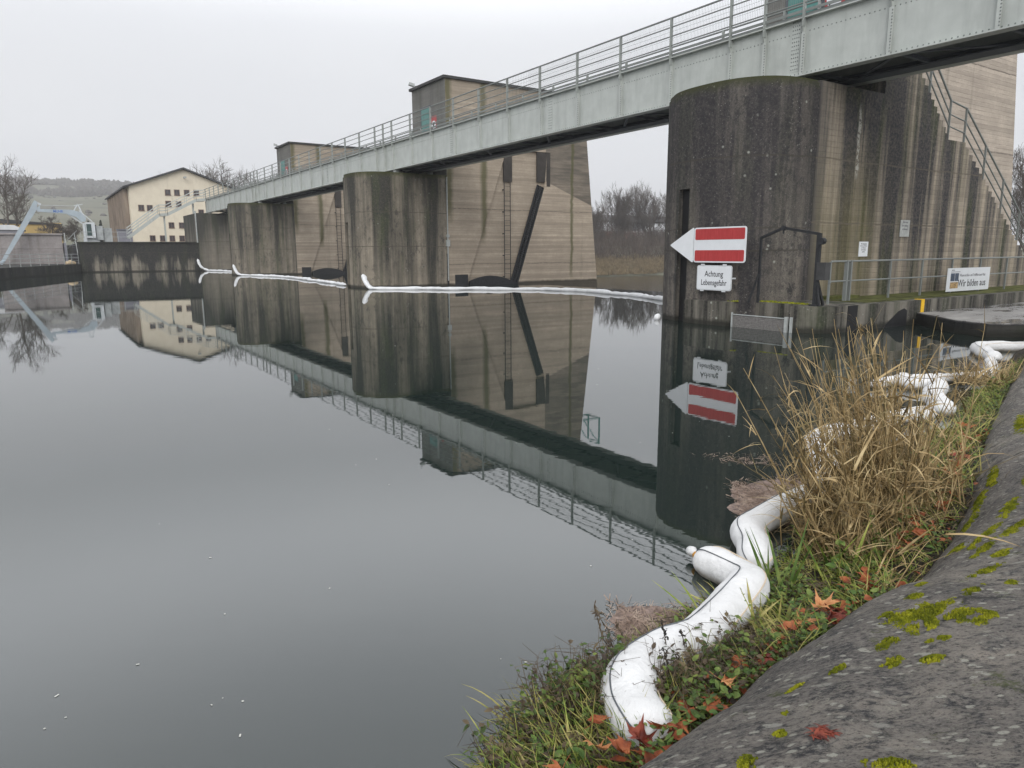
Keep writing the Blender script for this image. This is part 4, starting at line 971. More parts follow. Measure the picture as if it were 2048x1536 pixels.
# distant buildings at the left
bd = thing('yellow_hall', 'long yellow hall with flat roof behind the bare trees at left', 'building', (0, 132, 2.9))
mb = MB(); mb.box((-12, 130, 2.8), (4.6, 145, 6.5)); mb.build('wall', M['yellowwall'], bd); mb = MB(); mb.prism_y([(-12.2,6.5),(4.7,6.15),(4.7,6.3),(-3,6.95),(-12.2,6.9)], 129.8, 145.2); mb.build('roof', M['roof'], bd)
bd = thing('storage_shed', 'grey corrugated shed with white roof in front of the yellow hall', 'shed', (-3, 112, 2.9))
mb = MB(); mb.box((-10, 110, 2.8), (-.2, 118, 4.85)); mb.build('wall', M['shedwall'], bd); mb = MB(); mb.prism_y([(-10.2,4.85),(0,4.85),(-1.2,5.45),(-10.2,5.5)], 109.8, 118.2); mb.build('roof', M['whiteroof'], bd)
# grey electrical box and fence bits beside the powerhouse
mb = MB(); mb.box((8.9, 96, 2.9), (10.4, 97.2, 4.6)); mb.box((8.85, 95.9, 4.6), (10.45, 97.3, 4.7)); o = mb.build('switch_cabinet', M['shedwall'], origin=(9.6, 96.5, 2.9)); tag(o, 'grey switch cabinet at the foot of the ribbed side wall', 'cabinet')

# ------------------------------------------------------------------ hill with wood
def hill_h(az, r):
    rid = 82*(1-max(0, min(1, (az-6.5)/9))**1.5*.72)*(1 - .25*max(0, min(1, (-az-4)/20)))
    t = max(0, min(1, (r-330)/680)); t = t*(.8+.2*t)
    v = noise.noise(Vector((az*.25, r*.004, 3)))*6
    return 2.5 + rid*t + v*t
mb = MB(); NA, NR = 70, 26
for i in range(NA+1):
    az = -40+70*i/NA
    for j in range(NR+1):
        r = 260+ (1700-260)*(j/NR)**1.3; a = R(az); zz = hill_h(az, min(r, 1010)) if r < 1010 else hill_h(az, 1010)-(r-1010)*.03
        if j == 0 or i in (0, NA): zz = 1.5
        mb.v.append((r*math.sin(a), r*math.cos(a), zz))
mb.f = [(i*(NR+1)+j, (i+1)*(NR+1)+j, (i+1)*(NR+1)+j+1, i*(NR+1)+j+1) for i in range(NA) for j in range(NR)]; mb.mi = [0]*len(mb.f)
def hillmat():
    k = NM('vineyard_hill'); x, y, z = k.xyz()
    c = k.ramp(k.noise(.006, 4, .6), [(.35, (.10,.11,.07)), (.5, (.15,.145,.10)), (.65, (.085,.09,.055))])
    c = k.mix(k.ramp(k.noise(.02, 4, .7, k.scale((1, 1, 3))), [(.55, 0.0), (.68, .7)]), c, (.05,.045,.035))
    c = k.mix(k.ramp(k.math('ABSOLUTE', k.math('SUBTRACT', z, 58)), [(.0, .8), (1.2, 0.0)]), c, (.35,.35,.35))
    k.col(c); return k.done(.95, .05)
o = mb.build('hills', hillmat(), smooth=True); o['kind'] = 'structure'
mb = MB()
ico = []
def blob(mb, p, r, hz, seed):
    n = 6; vs = [(p[0], p[1], p[2]+hz)]
    rr_ = random.Random(seed)
    for ring, (f_, zz) in enumerate(((.6, .8), (1.0, .45), (.8, .0))):
        for q in range(n):
            t = 2*math.pi*(q+ring*.5)/n; k_ = rr_.uniform(.75, 1.25); vs.append((p[0]+r*f_*k_*math.cos(t), p[1]+r*f_*k_*math.sin(t), p[2]+hz*zz*rr_.uniform(.85, 1.15)))
    fs = [(0, 1+q, 1+(q+1)%n) for q in range(n)] + [(1+q, 1+n+q, 1+n+(q+1)%n, 1+(q+1)%n) for q in range(n)] + [(1+n+q, 1+2*n+q, 1+2*n+(q+1)%n, 1+n+(q+1)%n) for q in range(n)]
    mb.add(vs, fs)
for i in range(7500):
    az = rnd.uniform(-22, 20); r = rnd.uniform(800, 1010)
    if i < 2600: r = rnd.uniform(975, 1012)
    elif noise.noise(Vector((az*.35, r*.012, 1))) < -.25: continue
    a = R(az); hz = rnd.uniform(2, 7)*(1+.6*noise.noise(Vector((az*1.5,0,0)))); blob(mb, (r*math.sin(a), r*math.cos(a), hill_h(az, min(r,1010))-.8), rnd.uniform(1.2, 3.4), hz, i)
for i in range(260):
    az = rnd.uniform(-16, 16); r = rnd.uniform(380, 800)
    if noise.noise(Vector((az*.5, r*.01, 5))) < .08: continue
    a = R(az); blob(mb, (r*math.sin(a), r*math.cos(a), hill_h(az, r)-.5), rnd.uniform(1.2, 2.6), rnd.uniform(1, 3.5), i)
o = mb.build('hill_wood', simple('winter_wood', (.075,.065,.052), .95, .45, .03), fix=False); tag(o, 'leafless wood covering the hilltop and hedges on its slope', 'wood', kind='stuff')

# ------------------------------------------------------------------ trees
def bare_tree(seed, height, spread=.5, lean=0, levels=5, trunk_r=None, fork=.3, up=.35, twig=1.0, nb=(3, 4)):
    rr = random.Random(seed); tr, cw = MB(), MB()
    trunk_r = trunk_r or height*.018
    def grow(p, d, ln, r, lev):
        n_ = 4 if lev < 2 else 3; pts = [p]; q = p; dd = d.copy()
        for i in range(n_):
            dd = (dd + Vector((rr.uniform(-1,1), rr.uniform(-1,1), rr.uniform(-.6,1)))*(.13+.04*lev) + Vector((0,0,.05*up*lev))).normalized(); q = q+dd*(ln/n_); pts.append(q)
        rad = [r*(1-.45*i/n_) for i in range(n_+1)]
        if lev >= levels: rad = [max(.009*twig, x) for x in rad]
        (tr if lev <= 1 else cw).tube(pts, rad, 6 if lev < 1 else (5 if lev < 2 else 3), cap=False)
        if lev >= levels: return
        k_ = rr.randint(*nb)+(1 if lev >= levels-2 else 0)
        for i in range(k_):
            t = fork+(1-fork)*(i+rr.random())/k_ if lev == 0 else .2+.8*(i+rr.random())/k_
            idx = min(n_-1, int(t*n_)); base = pts[idx].lerp(pts[idx+1], t*n_-idx)
            ax = dd.orthogonal().normalized(); ax = Matrix.Rotation(rr.uniform(0, 2*math.pi), 3, dd) @ ax
            ang = rr.uniform(.35, .95)*(spread+.5)
            nd = (dd*math.cos(ang)+ax*math.sin(ang)+Vector((0,0,up))*.55).normalized()
            grow(base, nd, ln*rr.uniform(.52, .78), r*(.62-.12*(lev==0)) , lev+1)
        grow(q, dd, ln*rr.uniform(.55, .75), rad[-1], lev+1)
    grow(Vector((0,0,-.3)), Vector((lean, 0, 1)).normalized(), height*.42, trunk_r, 0)
    # normalise the height
    top = max(v[2] for v in cw.v); s_ = height/top
    for mbx in (tr, cw): mbx.v = [(a*s_, b*s_, c*s_) for a, b, c in mbx.v]
    return tr, cw
def tree_thing(name, label, cat, tr, cw, mat, group=None):
    t = thing(name, label, cat, (0,0,0), group); tr.build('trunk', mat, t, fix=False); cw.build('crown', mat, t, fix=False); return t
def place(o, x, y, z, rz=0, s_=1.0): o.location = (x, y, z); o.rotation_euler = (0, 0, rz); o.scale = (s_, s_, s_)

t_left = tree_thing('bare_tree', 'tall bare tree with forked trunk at the left edge of the picture', 'tree', *bare_tree(11, 12.0, .75, .05, 5, .26, .25, .15, 1.2, (3,4)), M['bark'])
place(t_left, -1.9, 122, 2.9, .8, 1.06)
t_small = tree_thing('bare_tree', 'small round bare tree in front of the yellow hall', 'tree', *bare_tree(23, 4.7, .9, .0, 5, .14, .3, .1, 1.3, (3,4)), M['bark'])
place(t_small, 3.05, 121, 2.9, 0)
c = copy_tree(t_small); place(c, 6.3, 128, 2.9, 2.1, .95); c['label'] = 'small bare tree between the yellow hall and the crane cab'
t_big = tree_thing('bare_tree', 'bare tree behind the powerhouse roof, left of the three behind the footbridge', 'tree', *bare_tree(5, 15.0, .8, .0, 5, .3, .3, .15, 1.3, (3,4)), M['barkfar'])
place(t_big, 25.3, 128, 2.9, 0, .93)
for i, (x, y, rz, s_, lb_) in enumerate(((30.3, 130, 2.0, .99, 'bare tree behind the footbridge, middle of the three beside the powerhouse'), (35.3, 131, 4.1, .97, 'bare tree behind the footbridge touching the far gate tower'), (20.5, 150, 1.2, .8, 'faint bare tree rising just behind the powerhouse ridge'))):
    c = copy_tree(t_big); place(c, x, y, 2.9, rz, s_); c['label'] = lb_
def conifer(seed, h):
    rr = random.Random(seed); tr, cw = MB(), MB(); tr.tube([(0,0,-.2),(0,0,h*.95)], [h*.018, .02], 5)
    for i in range(340):
        t = rr.random()**.8; z = h*(.1+.88*t); r = h*.22*(1-t)+.12; a = rr.uniform(0, 6.283); r1 = r*rr.uniform(.6, 1.1)
        p = Vector((0,0,z)); q = Vector((r1*math.cos(a), r1*math.sin(a), z-r1*rr.uniform(.05,.35))); w_ = Vector((-math.sin(a), math.cos(a), 0))*r1*.22
        cw.add([p, q*.6+p*.4+w_, q, q*.6+p*.4-w_, q*.6+p*.4-Vector((0,0,.12))], [(0,1,2,3),(0,1,4),(1,2,4),(2,3,4),(3,0,4)])
    return tr, cw
for i, (x, y, h, lb_) in enumerate(((7.9, 126, 4.0, 'left one of three dark conifers beside the ribbed powerhouse wall'), (8.9, 128, 3.4, 'middle one of three dark conifers beside the ribbed powerhouse wall'), (9.9, 131, 4.3, 'right one of three dark conifers beside the ribbed powerhouse wall'))):
    tr, cw = conifer(i+3, h); t = thing('conifer_tree', lb_, 'tree', (0,0,0)); tr.build('trunk', M['bark'], t, fix=False); cw.build('crown', M['conifer'], t, fix=False); place(t, x, y, 2.9)
# bare thicket on the downstream bank
th = [tree_thing('bank_tree', 'x', 'tree', *bare_tree(40+i, 14.0, .42, .0, 5, .17, .15, .35, 1.5, (3,4)), M['bark'], 'bare trees on the far downstream bank') for i in range(4)]
spots = []
azs = [40.2, 40.9, 41.6, 42.2, 42.9, 43.6, 44.2, 44.9, 45.6, 46.2, 47.0, 39.5]
hs = [.80, .72, .98, .85, 1.06, .9, 1.03, 1.12, .95, 1.0, .85, .8]
wl = ['lowest, against the pier edge', 'slightly taller, second from the pier', 'with a thin leaning crown', 'in the dense middle', 'tall, in the middle', 'short, behind the tall ones', 'tall, right of the middle', 'tallest, with upright branches', 'right of the tallest one', 'near the black pier', 'half hidden by the near pier', 'hidden mostly behind the pale pier']
for i, az in enumerate(azs):
    rr_ = (122+rnd.uniform(0, 8))/math.cos(R(az)); o = th[i] if i < 4 else copy_tree(th[i % 4])
    place(o, rr_*math.sin(R(az)), rr_*math.cos(R(az)), 1.0, rnd.uniform(0, 6), hs[i]*1.08*rr_/165); o['label'] = 'bare bank tree '+wl[i]
# understorey, dry grass slope, viaduct, hall, far-right trees
mb = MB()
for i in range(2600):
    az = rnd.uniform(36, 52); y = rnd.uniform(112, 132); a = R(az); x = y*math.tan(a); z0 = -3+5.9*min(1, (y-106)/13)
    h = rnd.uniform(1.0, 5.0)*(1 if y < 120 else 1.5); n_ = 3
    for j in range(n_):
        q = Vector((x+rnd.uniform(-1.3,1.3), y+rnd.uniform(-.8,.8), z0+.75*h*rnd.uniform(.6, 1))); mb.tube([(x,y,z0-.2), Vector((x,y,z0)).lerp(q, .5)+Vector((rnd.uniform(-.3,.3),0,0)), q], [.06,.04,.015], 3, cap=False)
o = mb.build('bank_brush', M['thicket'], fix=False); tag(o, 'dense leafless brush under the trees on the far downstream bank', 'brush', kind='stuff')
mb = MB()
for i in range(1500):
    az = rnd.uniform(37, 50); y = rnd.uniform(107, 114); x = y*math.tan(R(az)); z0 = -3+5.9*min(1, max(0, y-106)/13)
    for q in range(7): xx = x+rnd.uniform(-.9,.9); yy = y+rnd.uniform(-.5,.5); mb.tube([(xx,yy,z0-.2), (xx+rnd.uniform(-.3,.3),yy+rnd.uniform(-.2,.2),z0+rnd.uniform(.15,.9))], [.12,.02], 3, cap=False)
o = mb.build('dry_grass', M['driedgrass'], fix=False); tag(o, 'tan dry grass along the waterline of the far bank', 'grass', kind='stuff')
vd = thing('viaduct', 'faint grey road viaduct behind the bare bank trees', 'viaduct', (160, 170, 2.9))
mb = MB(); mb.box((90, 176, 11.5), (260, 188, 13.2)); mb.build('deck', M['viaduct'], vd)
for x in (110, 140, 170, 200): mb = MB(); mb.box((x, 178, 2.5), (x+3, 186, 11.49)); mb.build('support', M['viaduct'], vd)
hl = thing('pale_hall', 'pale and reddish hall showing through the bare bank trees', 'building', (150, 160, 2.9))
mb = MB(); mb.box((130, 158, 2.5), (178, 170, 7.6)); mb.build('wall', M['hall'], hl); mb = MB(); mb.box((134, 157.9, 4.4), (150, 157.99, 7.2)); mb.build('wall_panel', simple('reddish_panel', (.28,.11,.10), .8), hl)
g = MB(); g.prism_z([(31.2,-400),(31.2,11.0),(52,13),(58,22),(140,30),(600,40),(600,-400)], -5, .6)
o = g.build('terrain_right_bank', simple('right_bank_ground', (.08,.085,.05), .9, .3, .4)); o['kind'] = 'structure'
for i, (az, d_, s_) in enumerate(((69.2, 66, .8), (70.4, 80, .95), (68.9, 110, .9))):
    c = copy_tree(th[(i+1) % 4]); place(c, d_*math.sin(R(az)), d_*math.cos(R(az)), .5, i*2.0, s_*.9)
    c['label'] = ['nearest bare tree beyond the stair at the right picture edge', 'second bare tree beyond the stair at the right picture edge', 'farthest bare tree beyond the stair at the right picture edge'][i]; c['group'] = 'bare trees beyond the near pier'

# ------------------------------------------------------------------ near bank: stone coping
EP = [(-4.0,.9),(-1.0,1.2),(.3,1.40),(1.0,1.48),(1.49,1.53),(1.87,1.57),(2.26,1.64),(2.61,1.68),(3.18,1.72),(3.90,1.78),(5.18,2.14),(6.63,2.67),(9.08,3.51),(12.7,4.65),(16.3,5.85),(18.6,6.6)]
WP = [(-4.0,1.3),(-1.0,1.6),(.3,1.68),(.9,1.80),(1.37,2.02),(1.75,2.20),(2.1,2.30),(2.5,2.37),(3.2,2.48),(3.9,2.62),(4.7,3.05),(5.7,3.22),(7.2,3.3),(9.4,4.05),(12.7,4.98),(17.2,6.4)]
def cat(P, sub=12):
    P = [Vector((*p, 0)) for p in P]; PP = [P[0]*2-P[1]]+P+[P[-1]*2-P[-2]]; Q = []
    for i in range(1, len(PP)-2):
        p0, p1_, p2_, p3_ = PP[i-1:i+3]
        for k_ in range(sub):
            t = k_/sub; Q.append(.5*((2*p1_)+(p2_-p0)*t+(2*p0-5*p1_+4*p2_-p3_)*t*t+(3*p1_-p0-3*p2_+p3_)*t**3))
    Q.append(P[-1]); return Q
EC, WC = cat(EP), cat(WP)
PROF = [(-.05,-1.2),(-.04,-.2),(0,.04),(.015,.13),(.05,.21),(.11,.285),(.19,.345),(.3,.395),(.45,.432),(.65,.46),(.9,.478),(1.3,.492),(2,.50),(3,.51),(6,.53)]
def prof(s_):
    for a, b in zip(PROF[:-1], PROF[1:]):
        if s_ <= b[0]: return a[1]+(b[1]-a[1])*(s_-a[0])/(b[0]-a[0])
    return PROF[-1][1]
def rnoise(x, y, z=0):
    v = noise.fractal(Vector((x*2.1, y*4.2, z)), .9, 2.1, 5)
    return v*.020 + noise.noise(Vector((x*.9, y*1.4, 7)))*.028
def coping_z(x, y):
    best = 1e9
    for p in EC:
        d = (p.x-x)**2+(p.y-y)**2
        if d < best: best = d; bp = p
    i = EC.index(bp); t = (EC[min(i+1, len(EC)-1)]-EC[max(i-1, 0)]).normalized()
    s_ = (x-bp.x)*t.y-(y-bp.y)*t.x
    return prof(s_)+rnoise(x, y), s_
mb = MB()
# refine along the curve
dense = []
for i in range(len(EC)-1):
    n_ = max(1, int((EC[i+1]-EC[i]).length/(.022 if 0 < EC[i].x < 4 else .06)))
    for k_ in range(n_): dense.append((EC[i].lerp(EC[i+1], k_/n_)))
dense.append(EC[-1])
# smooth normals
svals = []
for a, b in zip(PROF[:-1], PROF[1:]):
    n_ = max(1, int((b[0]-a[0])/.035)) if b[0] < 1.4 else (6 if b[0] < 3.1 else 3)
    for k_ in range(n_): svals.append((a[0]+(b[0]-a[0])*k_/n_, a[1]+(b[1]-a[1])*k_/n_))
svals.append(PROF[-1])
for i, p in enumerate(dense):
    a, b = dense[max(i-18, 0)], dense[min(i+18, len(dense)-1)]; t = (b-a).normalized(); nx, ny = t.y, -t.x
    nx, ny = (nx*.5+.05, ny*.5-.45); l_ = math.hypot(nx, ny); nx, ny = nx/l_, ny/l_
    for s_, z in svals:
        x, y = p.x+nx*s_, p.y+ny*s_; k_ = rnoise(x, y)
        mb.v.append((x-k_*nx*(.6 if s_ < .2 else 0), y-k_*ny*(.6 if s_ < .2 else 0), z+(k_ if z > .1 else 0)))
ns = len(svals)
mb.f = [(i*ns+j, (i+1)*ns+j, (i+1)*ns+j+1, i*ns+j+1) for i in range(len(dense)-1) for j in range(ns-1)]; mb.mi = [0]*len(mb.f)
o = mb.build('stone_coping', M['rock'], origin=(3, 1.5, 0), smooth=True); tag(o, 'rounded grey lichen-covered stone coping of the bank in the right foreground', 'coping')
# muddy foot strip
mb = MB(); ND, NW = 220, 10
def lerp_curve(C_, t): 
    f_ = t*(len(C_)-1); i = min(len(C_)-2, int(f_)); return C_[i].lerp(C_[i+1], f_-i)
def bank_pt(t, w_):
    a, b = lerp_curve(EC, t), lerp_curve(WC, t); p = a.lerp(b, w_); z = .11*(1-w_)**.7*1.0-.035*w_ + .03*noise.noise(Vector((p.x*5, p.y*5, 0)))
    return Vector((p.x, p.y, z))
for i in range(ND+1):
    for j in range(NW+1):
        q = bank_pt(i/ND, j/NW*1.04-.04); mb.v.append((q.x, q.y, q.z if j < NW else -.12))
mb.f = [(i*(NW+1)+j, (i+1)*(NW+1)+j, (i+1)*(NW+1)+j+1, i*(NW+1)+j+1) for i in range(ND) for j in range(NW)]; mb.mi = [0]*len(mb.f)
o = mb.build('bank_soil', M['mud'], smooth=True); o['kind'] = 'structure'

# ---- leaf makers
def blade(mb, p, d, ln, w_, droop=.5, seg=4, mi=0):
    p = Vector(p); d = Vector(d).normalized(); side = d.cross(Vector((0,0,1)));
    if side.length < .05: side = Vector((1,0,0))
    side = (Matrix.Rotation(rnd.uniform(-.9,.9), 3, d) @ side.normalized()); q = p; vs = []
    for i in range(seg+1):
        t = i/seg; ww = w_*(1-t**2.2)*.5+.0003; vs += [q-side*ww, q+side*ww]; d = (d+Vector((0,0,-droop/seg))).normalized(); q = q+d*(ln/seg)
    mb.add(vs, [(2*i, 2*i+1, 2*i+3, 2*i+2) for i in range(seg)], mi)
def leaf(mb, p, d, ln, w_, fold=.3, mi=0):
    p = Vector(p); d = Vector(d).normalized(); side = d.cross(Vector((0,0,1)))
    side = side.normalized() if side.length > .05 else Vector((1,0,0)); side = Matrix.Rotation(rnd.uniform(-.5,.5), 3, d) @ side; up = side.cross(d)
    a = p+d*ln*.35-up*ln*.02; b = p+d*ln*.7-up*ln*.06; e = p+d*ln-up*ln*.16
    mb.add([p, a-side*w_*.5+up*fold*w_*.4, a, a+side*w_*.5+up*fold*w_*.4, b-side*w_*.36+up*fold*w_*.25, b, b+side*w_*.36+up*fold*w_*.25, e],
           [(0,1,2),(0,2,3),(1,4,5,2),(2,5,6,3),(4,7,5),(5,7,6)], mi)
def rdir(el0, el1, az=None):
    a = rnd.uniform(0, 2*math.pi) if az is None else az+rnd.uniform(-.7,.7); e = rnd.uniform(el0, el1); return Vector((math.cos(a)*math.cos(e), math.sin(a)*math.cos(e), math.sin(e)))
def tpar(x):
    # curve parameter whose E point has this x
    best = min(range(len(EC)), key=lambda i: abs(EC[i].x-x)); return best/(len(EC)-1)
TB = [(tpar(.6), tpar(4.2), 1.0), (tpar(4.2), tpar(8.5), 1.0), (tpar(8.5), tpar(13.5), 1.0)]
WATER_AZ = math.atan2(1, -.15)
g1, g2, hb, fl_, dh = MB(), MB(), MB(), MB(), MB()
def scatter(n, t0, t1, fn, w0=-.02, w1=1.0):
    for _ in range(n):
        t = rnd.uniform(t0, t1); w_ = rnd.uniform(w0, w1); fn(bank_pt(t, w_), w_)
def gfn(p, w_):
    k_ = noise.noise(Vector((p.x*1.7, p.y*3, 2))); ln = rnd.uniform(.05, .19)*(1.1+k_)*(1.15-.4*w_)
    mbx = g1 if rnd.random() < .62-.5*k_ else g2
    blade(mbx, p-Vector((0,0,.01)), rdir(.25, 1.35, WATER_AZ if rnd.random() < .35 else None), ln, rnd.uniform(.003, .008), rnd.uniform(.5, 1.8))
scatter(10500, TB[0][0], TB[0][1], gfn); scatter(3600, TB[1][0], TB[1][1], gfn); scatter(2200, TB[2][0], TB[2][1], gfn)
def hfn(p, w_):
    k_ = noise.noise(Vector((p.x*2.3, p.y*3, 9)))
    if k_ < -.1: return
    hh = rnd.uniform(.0, .11)*(1-.3*w_); leaf(hb if rnd.random() < .6 else fl_, p+Vector((0,0,hh)), rdir(-.2, .7), rnd.uniform(.018, .05), rnd.uniform(.012, .032))
scatter(5200, TB[0][0], TB[0][1], hfn); scatter(2500, TB[1][0], TB[1][1], hfn); scatter(1200, TB[2][0], TB[2][1], hfn)
def dfn(p, w_):
    blade(dh, p+Vector((0,0,rnd.uniform(0,.05))), rdir(-.1, .6), rnd.uniform(.04,.16), rnd.uniform(.003,.012), rnd.uniform(0,1), 3)
scatter(3800, TB[0][0], TB[1][1], dfn)
for mbx, nm, mt, lb_, ct in ((g1,'bank_grass',M['grass'],'green grass blades growing between booms and stone coping','grass'), (g2,'straw_grass',M['grass2'],'yellowed grass blades among the green bank grass','grass'), (hb,'ground_herbs',M['herb'],'dark small-leaved ground herbs covering the bank foot','herbs'), (fl_,'fresh_herbs',M['freshleaf'],'bright green small leaves scattered through the bank growth','herbs'), (dh,'plant_litter',M['deadherb'],'brown dead plant litter on the bank soil','litter')):
    o = mbx.build(nm, mt, fix=False); tag(o, lb_, ct, kind='stuff')

mb, ml = MB(), MB()
def tangle(n, x0, x1, y0, y1, h0, h1, mat_leaf=.5):
    for _ in range(n):
        x, y = rnd.uniform(x0, x1), rnd.uniform(y0, y1); h = rnd.uniform(h0, h1); p = Vector((x, y, .04)); q = p+Vector((rnd.uniform(-.12,.12), rnd.uniform(-.08,.14), h)); r = q+Vector((rnd.uniform(-.1,.1), rnd.uniform(-.1,.1), rnd.uniform(-.06,.05)))
        mb.tube([p, p.lerp(q, .5)+Vector((rnd.uniform(-.03,.03), rnd.uniform(-.03,.03), 0)), q, r], [.0022,.0018,.0014,.0008], 3, cap=False)
        for _k in range(rnd.randint(3, 7)):
            c0 = p.lerp(q, rnd.uniform(.3, 1.05)); leaf(ml if rnd.random() < mat_leaf else hb, c0, rdir(-.7, .6), rnd.uniform(.015,.045), rnd.uniform(.010,.026))
hb = MB()
tangle(520, 1.88, 2.62, 1.66, 1.92, .05, .20); tangle(260, 1.5, 1.95, 1.92, 2.16, .05, .19, .35); tangle(160, 1.2, 1.6, 1.7, 2.0, .04, .12, .4)
for mbx, nm, mt, lb_, ct in ((mb,'dead_stems',M['deadherb'],'tangle of thin dead brown stems around the nearest boom','stems'), (ml,'withered_leaves_cover',M['deadherb'],'withered brown leaves hanging in the stem tangle','leaves'), (hb,'herb_tangle',M['herb'],'dark green herb leaves piled up on both sides of the nearest boom','herbs')):
    o = mbx.build(nm, mt, fix=False); tag(o, lb_, ct, kind='stuff')
# ---- individual plants
def stemplant(name, label, base, h, leaves, ln, w_, mat, stemmat, lean=(0,0), leafel=(-.5,.4), pairs=True, top=0):
    t = thing(name, label, 'plant', base); s_, l_ = MB(), MB(); b = Vector(base); tip = b+Vector((lean[0], lean[1], h))
    pts = [b.lerp(tip, i/5)+Vector((rnd.uniform(-.01,.01), rnd.uniform(-.01,.01), 0)) for i in range(6)]
    s_.tube(pts, [.004-.0005*i for i in range(6)], 5)
    for i in range(leaves):
        f_ = .15+.85*(i+.5)/leaves; p = b.lerp(tip, f_); a = rnd.uniform(0, 6.28) if not pairs else (i % 2)*math.pi/2+rnd.uniform(-.3,.3)
        for q in ((0, math.pi) if pairs else (0,)):
            e = rnd.uniform(*leafel); d = Vector((math.cos(a+q)*math.cos(e), math.sin(a+q)*math.cos(e), math.sin(e))); leaf(l_, p, d, ln*(1.15-.55*f_)*rnd.uniform(.8,1.15), w_*(1.15-.55*f_))
    s_.build('stem', stemmat, t, fix=False); l_.build('leaves', mat, t, fix=False); return t
nett = [((1.50,2.00,.02),.17,'dark nettle at the outer left edge of the bank growth'),((1.62,2.10,.02),.20,'tallest dark nettle left of the nearest boom'),((1.72,2.00,.03),.19,'nettle close against the left side of the nearest boom'),((1.58,1.88,.03),.16,'nettle low in front of the left nettle group'),((1.80,2.16,.01),.14,'small nettle where the nearest boom bends'),
        ((2.40,1.76,.08),.17,'dark nettle growing against the stone coping, left one of a pair'),((2.53,1.75,.08),.16,'dark nettle growing against the stone coping, right one of a pair'),((2.28,1.86,.06),.16,'nettle between the nearest boom and the coping'),((2.10,1.80,.06),.15,'nettle inside the bend of the nearest boom'),((2.02,1.70,.07),.13,'short nettle beside the bottom end of the nearest boom'),((1.36,1.85,.02),.13,'short nettle near the bottom picture edge'),((1.46,1.74,.04),.12,'short nettle beside fallen leaves at the bottom')]
for b, h, lb_ in nett: stemplant('nettle_plant', lb_, b, h, 8, .055, .034, M['herb'] if h > .145 else M['freshleaf'], M['herb'], (rnd.uniform(-.05,.05), rnd.uniform(-.02,.08)))
for b, h, lb_ in (((3.7,2.12,.05),.26,'broad-leaved green plant at the foot of the reeds'),((4.1,2.16,.06),.30,'broad-leaved green plant below the right reed stems'),((4.5,2.2,.06),.30,'broad-leaved green plant between reeds and coping'),((3.5,1.98,.08),.18,'low broad-leaved plant on the coping side'),((4.9,2.28,.06),.22,'farthest broad-leaved plant beside the reeds'),((7.4,3.1,.05),.16,'bright green plant low on the bank beyond the reeds'),((10.5,4.15,.05),.22,'bright green plant before the straight boom')):
    stemplant('leafy_plant', lb_, b, h, 7, .085, .05, M['freshleaf'], M['grass'], (rnd.uniform(-.08,.04), rnd.uniform(0,.08)), (-.4,.6), False)
stemplant('parsley_sprig', 'small green sprig lying on top of the nearest boom', (2.72,1.93,.10), .20, 7, .03, .018, M['freshleaf'], M['grass'], (-.03,.12), (-.3,.8), False)
# dead mugwort stem
t = thing('dead_weed', 'dead brown weed stem standing in the water beside the nearest boom', 'plant', (2.07,2.22,0)); s_, l_ = MB(), MB()
for bx, by, tx, ty, hh in ((2.06,2.22,2.00,2.32,.30),(2.09,2.20,2.05,2.36,.24),(2.13,2.16,2.08,2.26,.22)):
    b, tp = Vector((bx,by,-.03)), Vector((tx,ty,hh)); s_.tube([b.lerp(tp, i/6)+Vector((rnd.uniform(-.012,.012),rnd.uniform(-.012,.012),0)) for i in range(7)], [.0045-.0005*i for i in range(7)], 5)
    for i in range(46):
        f_ = .2+.8*rnd.random(); p = b.lerp(tp, f_); leaf(l_, p, rdir(-.9,.6), rnd.uniform(.014,.042), rnd.uniform(.005,.012))
s_.build('stem', M['deadherb'], t, fix=False); l_.build('withered_leaves', M['deadherb'], t, fix=False)
for bx, by, hh, lb_ in ((2.17,1.98,.33,'black withered seed stem rising over the nearest boom'),(2.10,1.90,.26,'shorter black seed stem in front of the nearest boom'),(2.26,1.95,.27,'black seed stem beside the boom bend')):
    t = thing('seed_stem', lb_, 'plant', (bx,by,.03)); s_, l_ = MB(), MB(); b, tp = Vector((bx,by,.03)), Vector((bx-.06,by+.02,hh))
    s_.tube([b.lerp(tp, i/4) for i in range(5)], .0022, 4)
    for i in range(40): leaf(l_, b.lerp(tp, .55+.45*rnd.random())+Vector((rnd.uniform(-.012,.012),rnd.uniform(-.012,.012),0)), rdir(-.9,.9), rnd.uniform(.008,.02), rnd.uniform(.006,.012))
    s_.build('stem', M['deadherb'], t, fix=False); l_.build('seed_head', M['blackherb'], t, fix=False)
# iris and sedge tufts
def tuft(name, label, base, n, ln, w_, mat, az=None, el=(.5,1.4), droop=(.3,1.2), rad=.06):
    mb = MB()
    for _ in range(n):
        a = rnd.uniform(0, 6.28); r_ = rad*math.sqrt(rnd.random()); blade(mb, (base[0]+r_*math.cos(a), base[1]+r_*math.sin(a), base[2]), rdir(*el, az), rnd.uniform(*ln), rnd.uniform(*w_), rnd.uniform(*droop), 6)
    o = mb.build(name, mat, origin=base, fix=False); return tag(o, label, 'plant')
tuft('iris_clump', 'upright green sword leaves right beside the tied boom ends', (3.22,2.18,.03), 9, (.28,.46), (.014,.024), M['freshleaf'], None, (1.0,1.5), (.0,.4), .09)
tuft('iris_clump', 'green sword leaves bending over the water left of the boom bend', (2.80,2.30,.01), 12, (.14,.34), (.009,.016), M['grass'], WATER_AZ, (.2,1.2), (.2,1.1), .10)
tuft('iris_clump', 'pale cut iris stubs between the nearest boom and the stone coping', (2.80,1.92,.07), 60, (.10,.26), (.014,.024), M['grass2'], None, (.1,1.0), (.1,.5), .16)
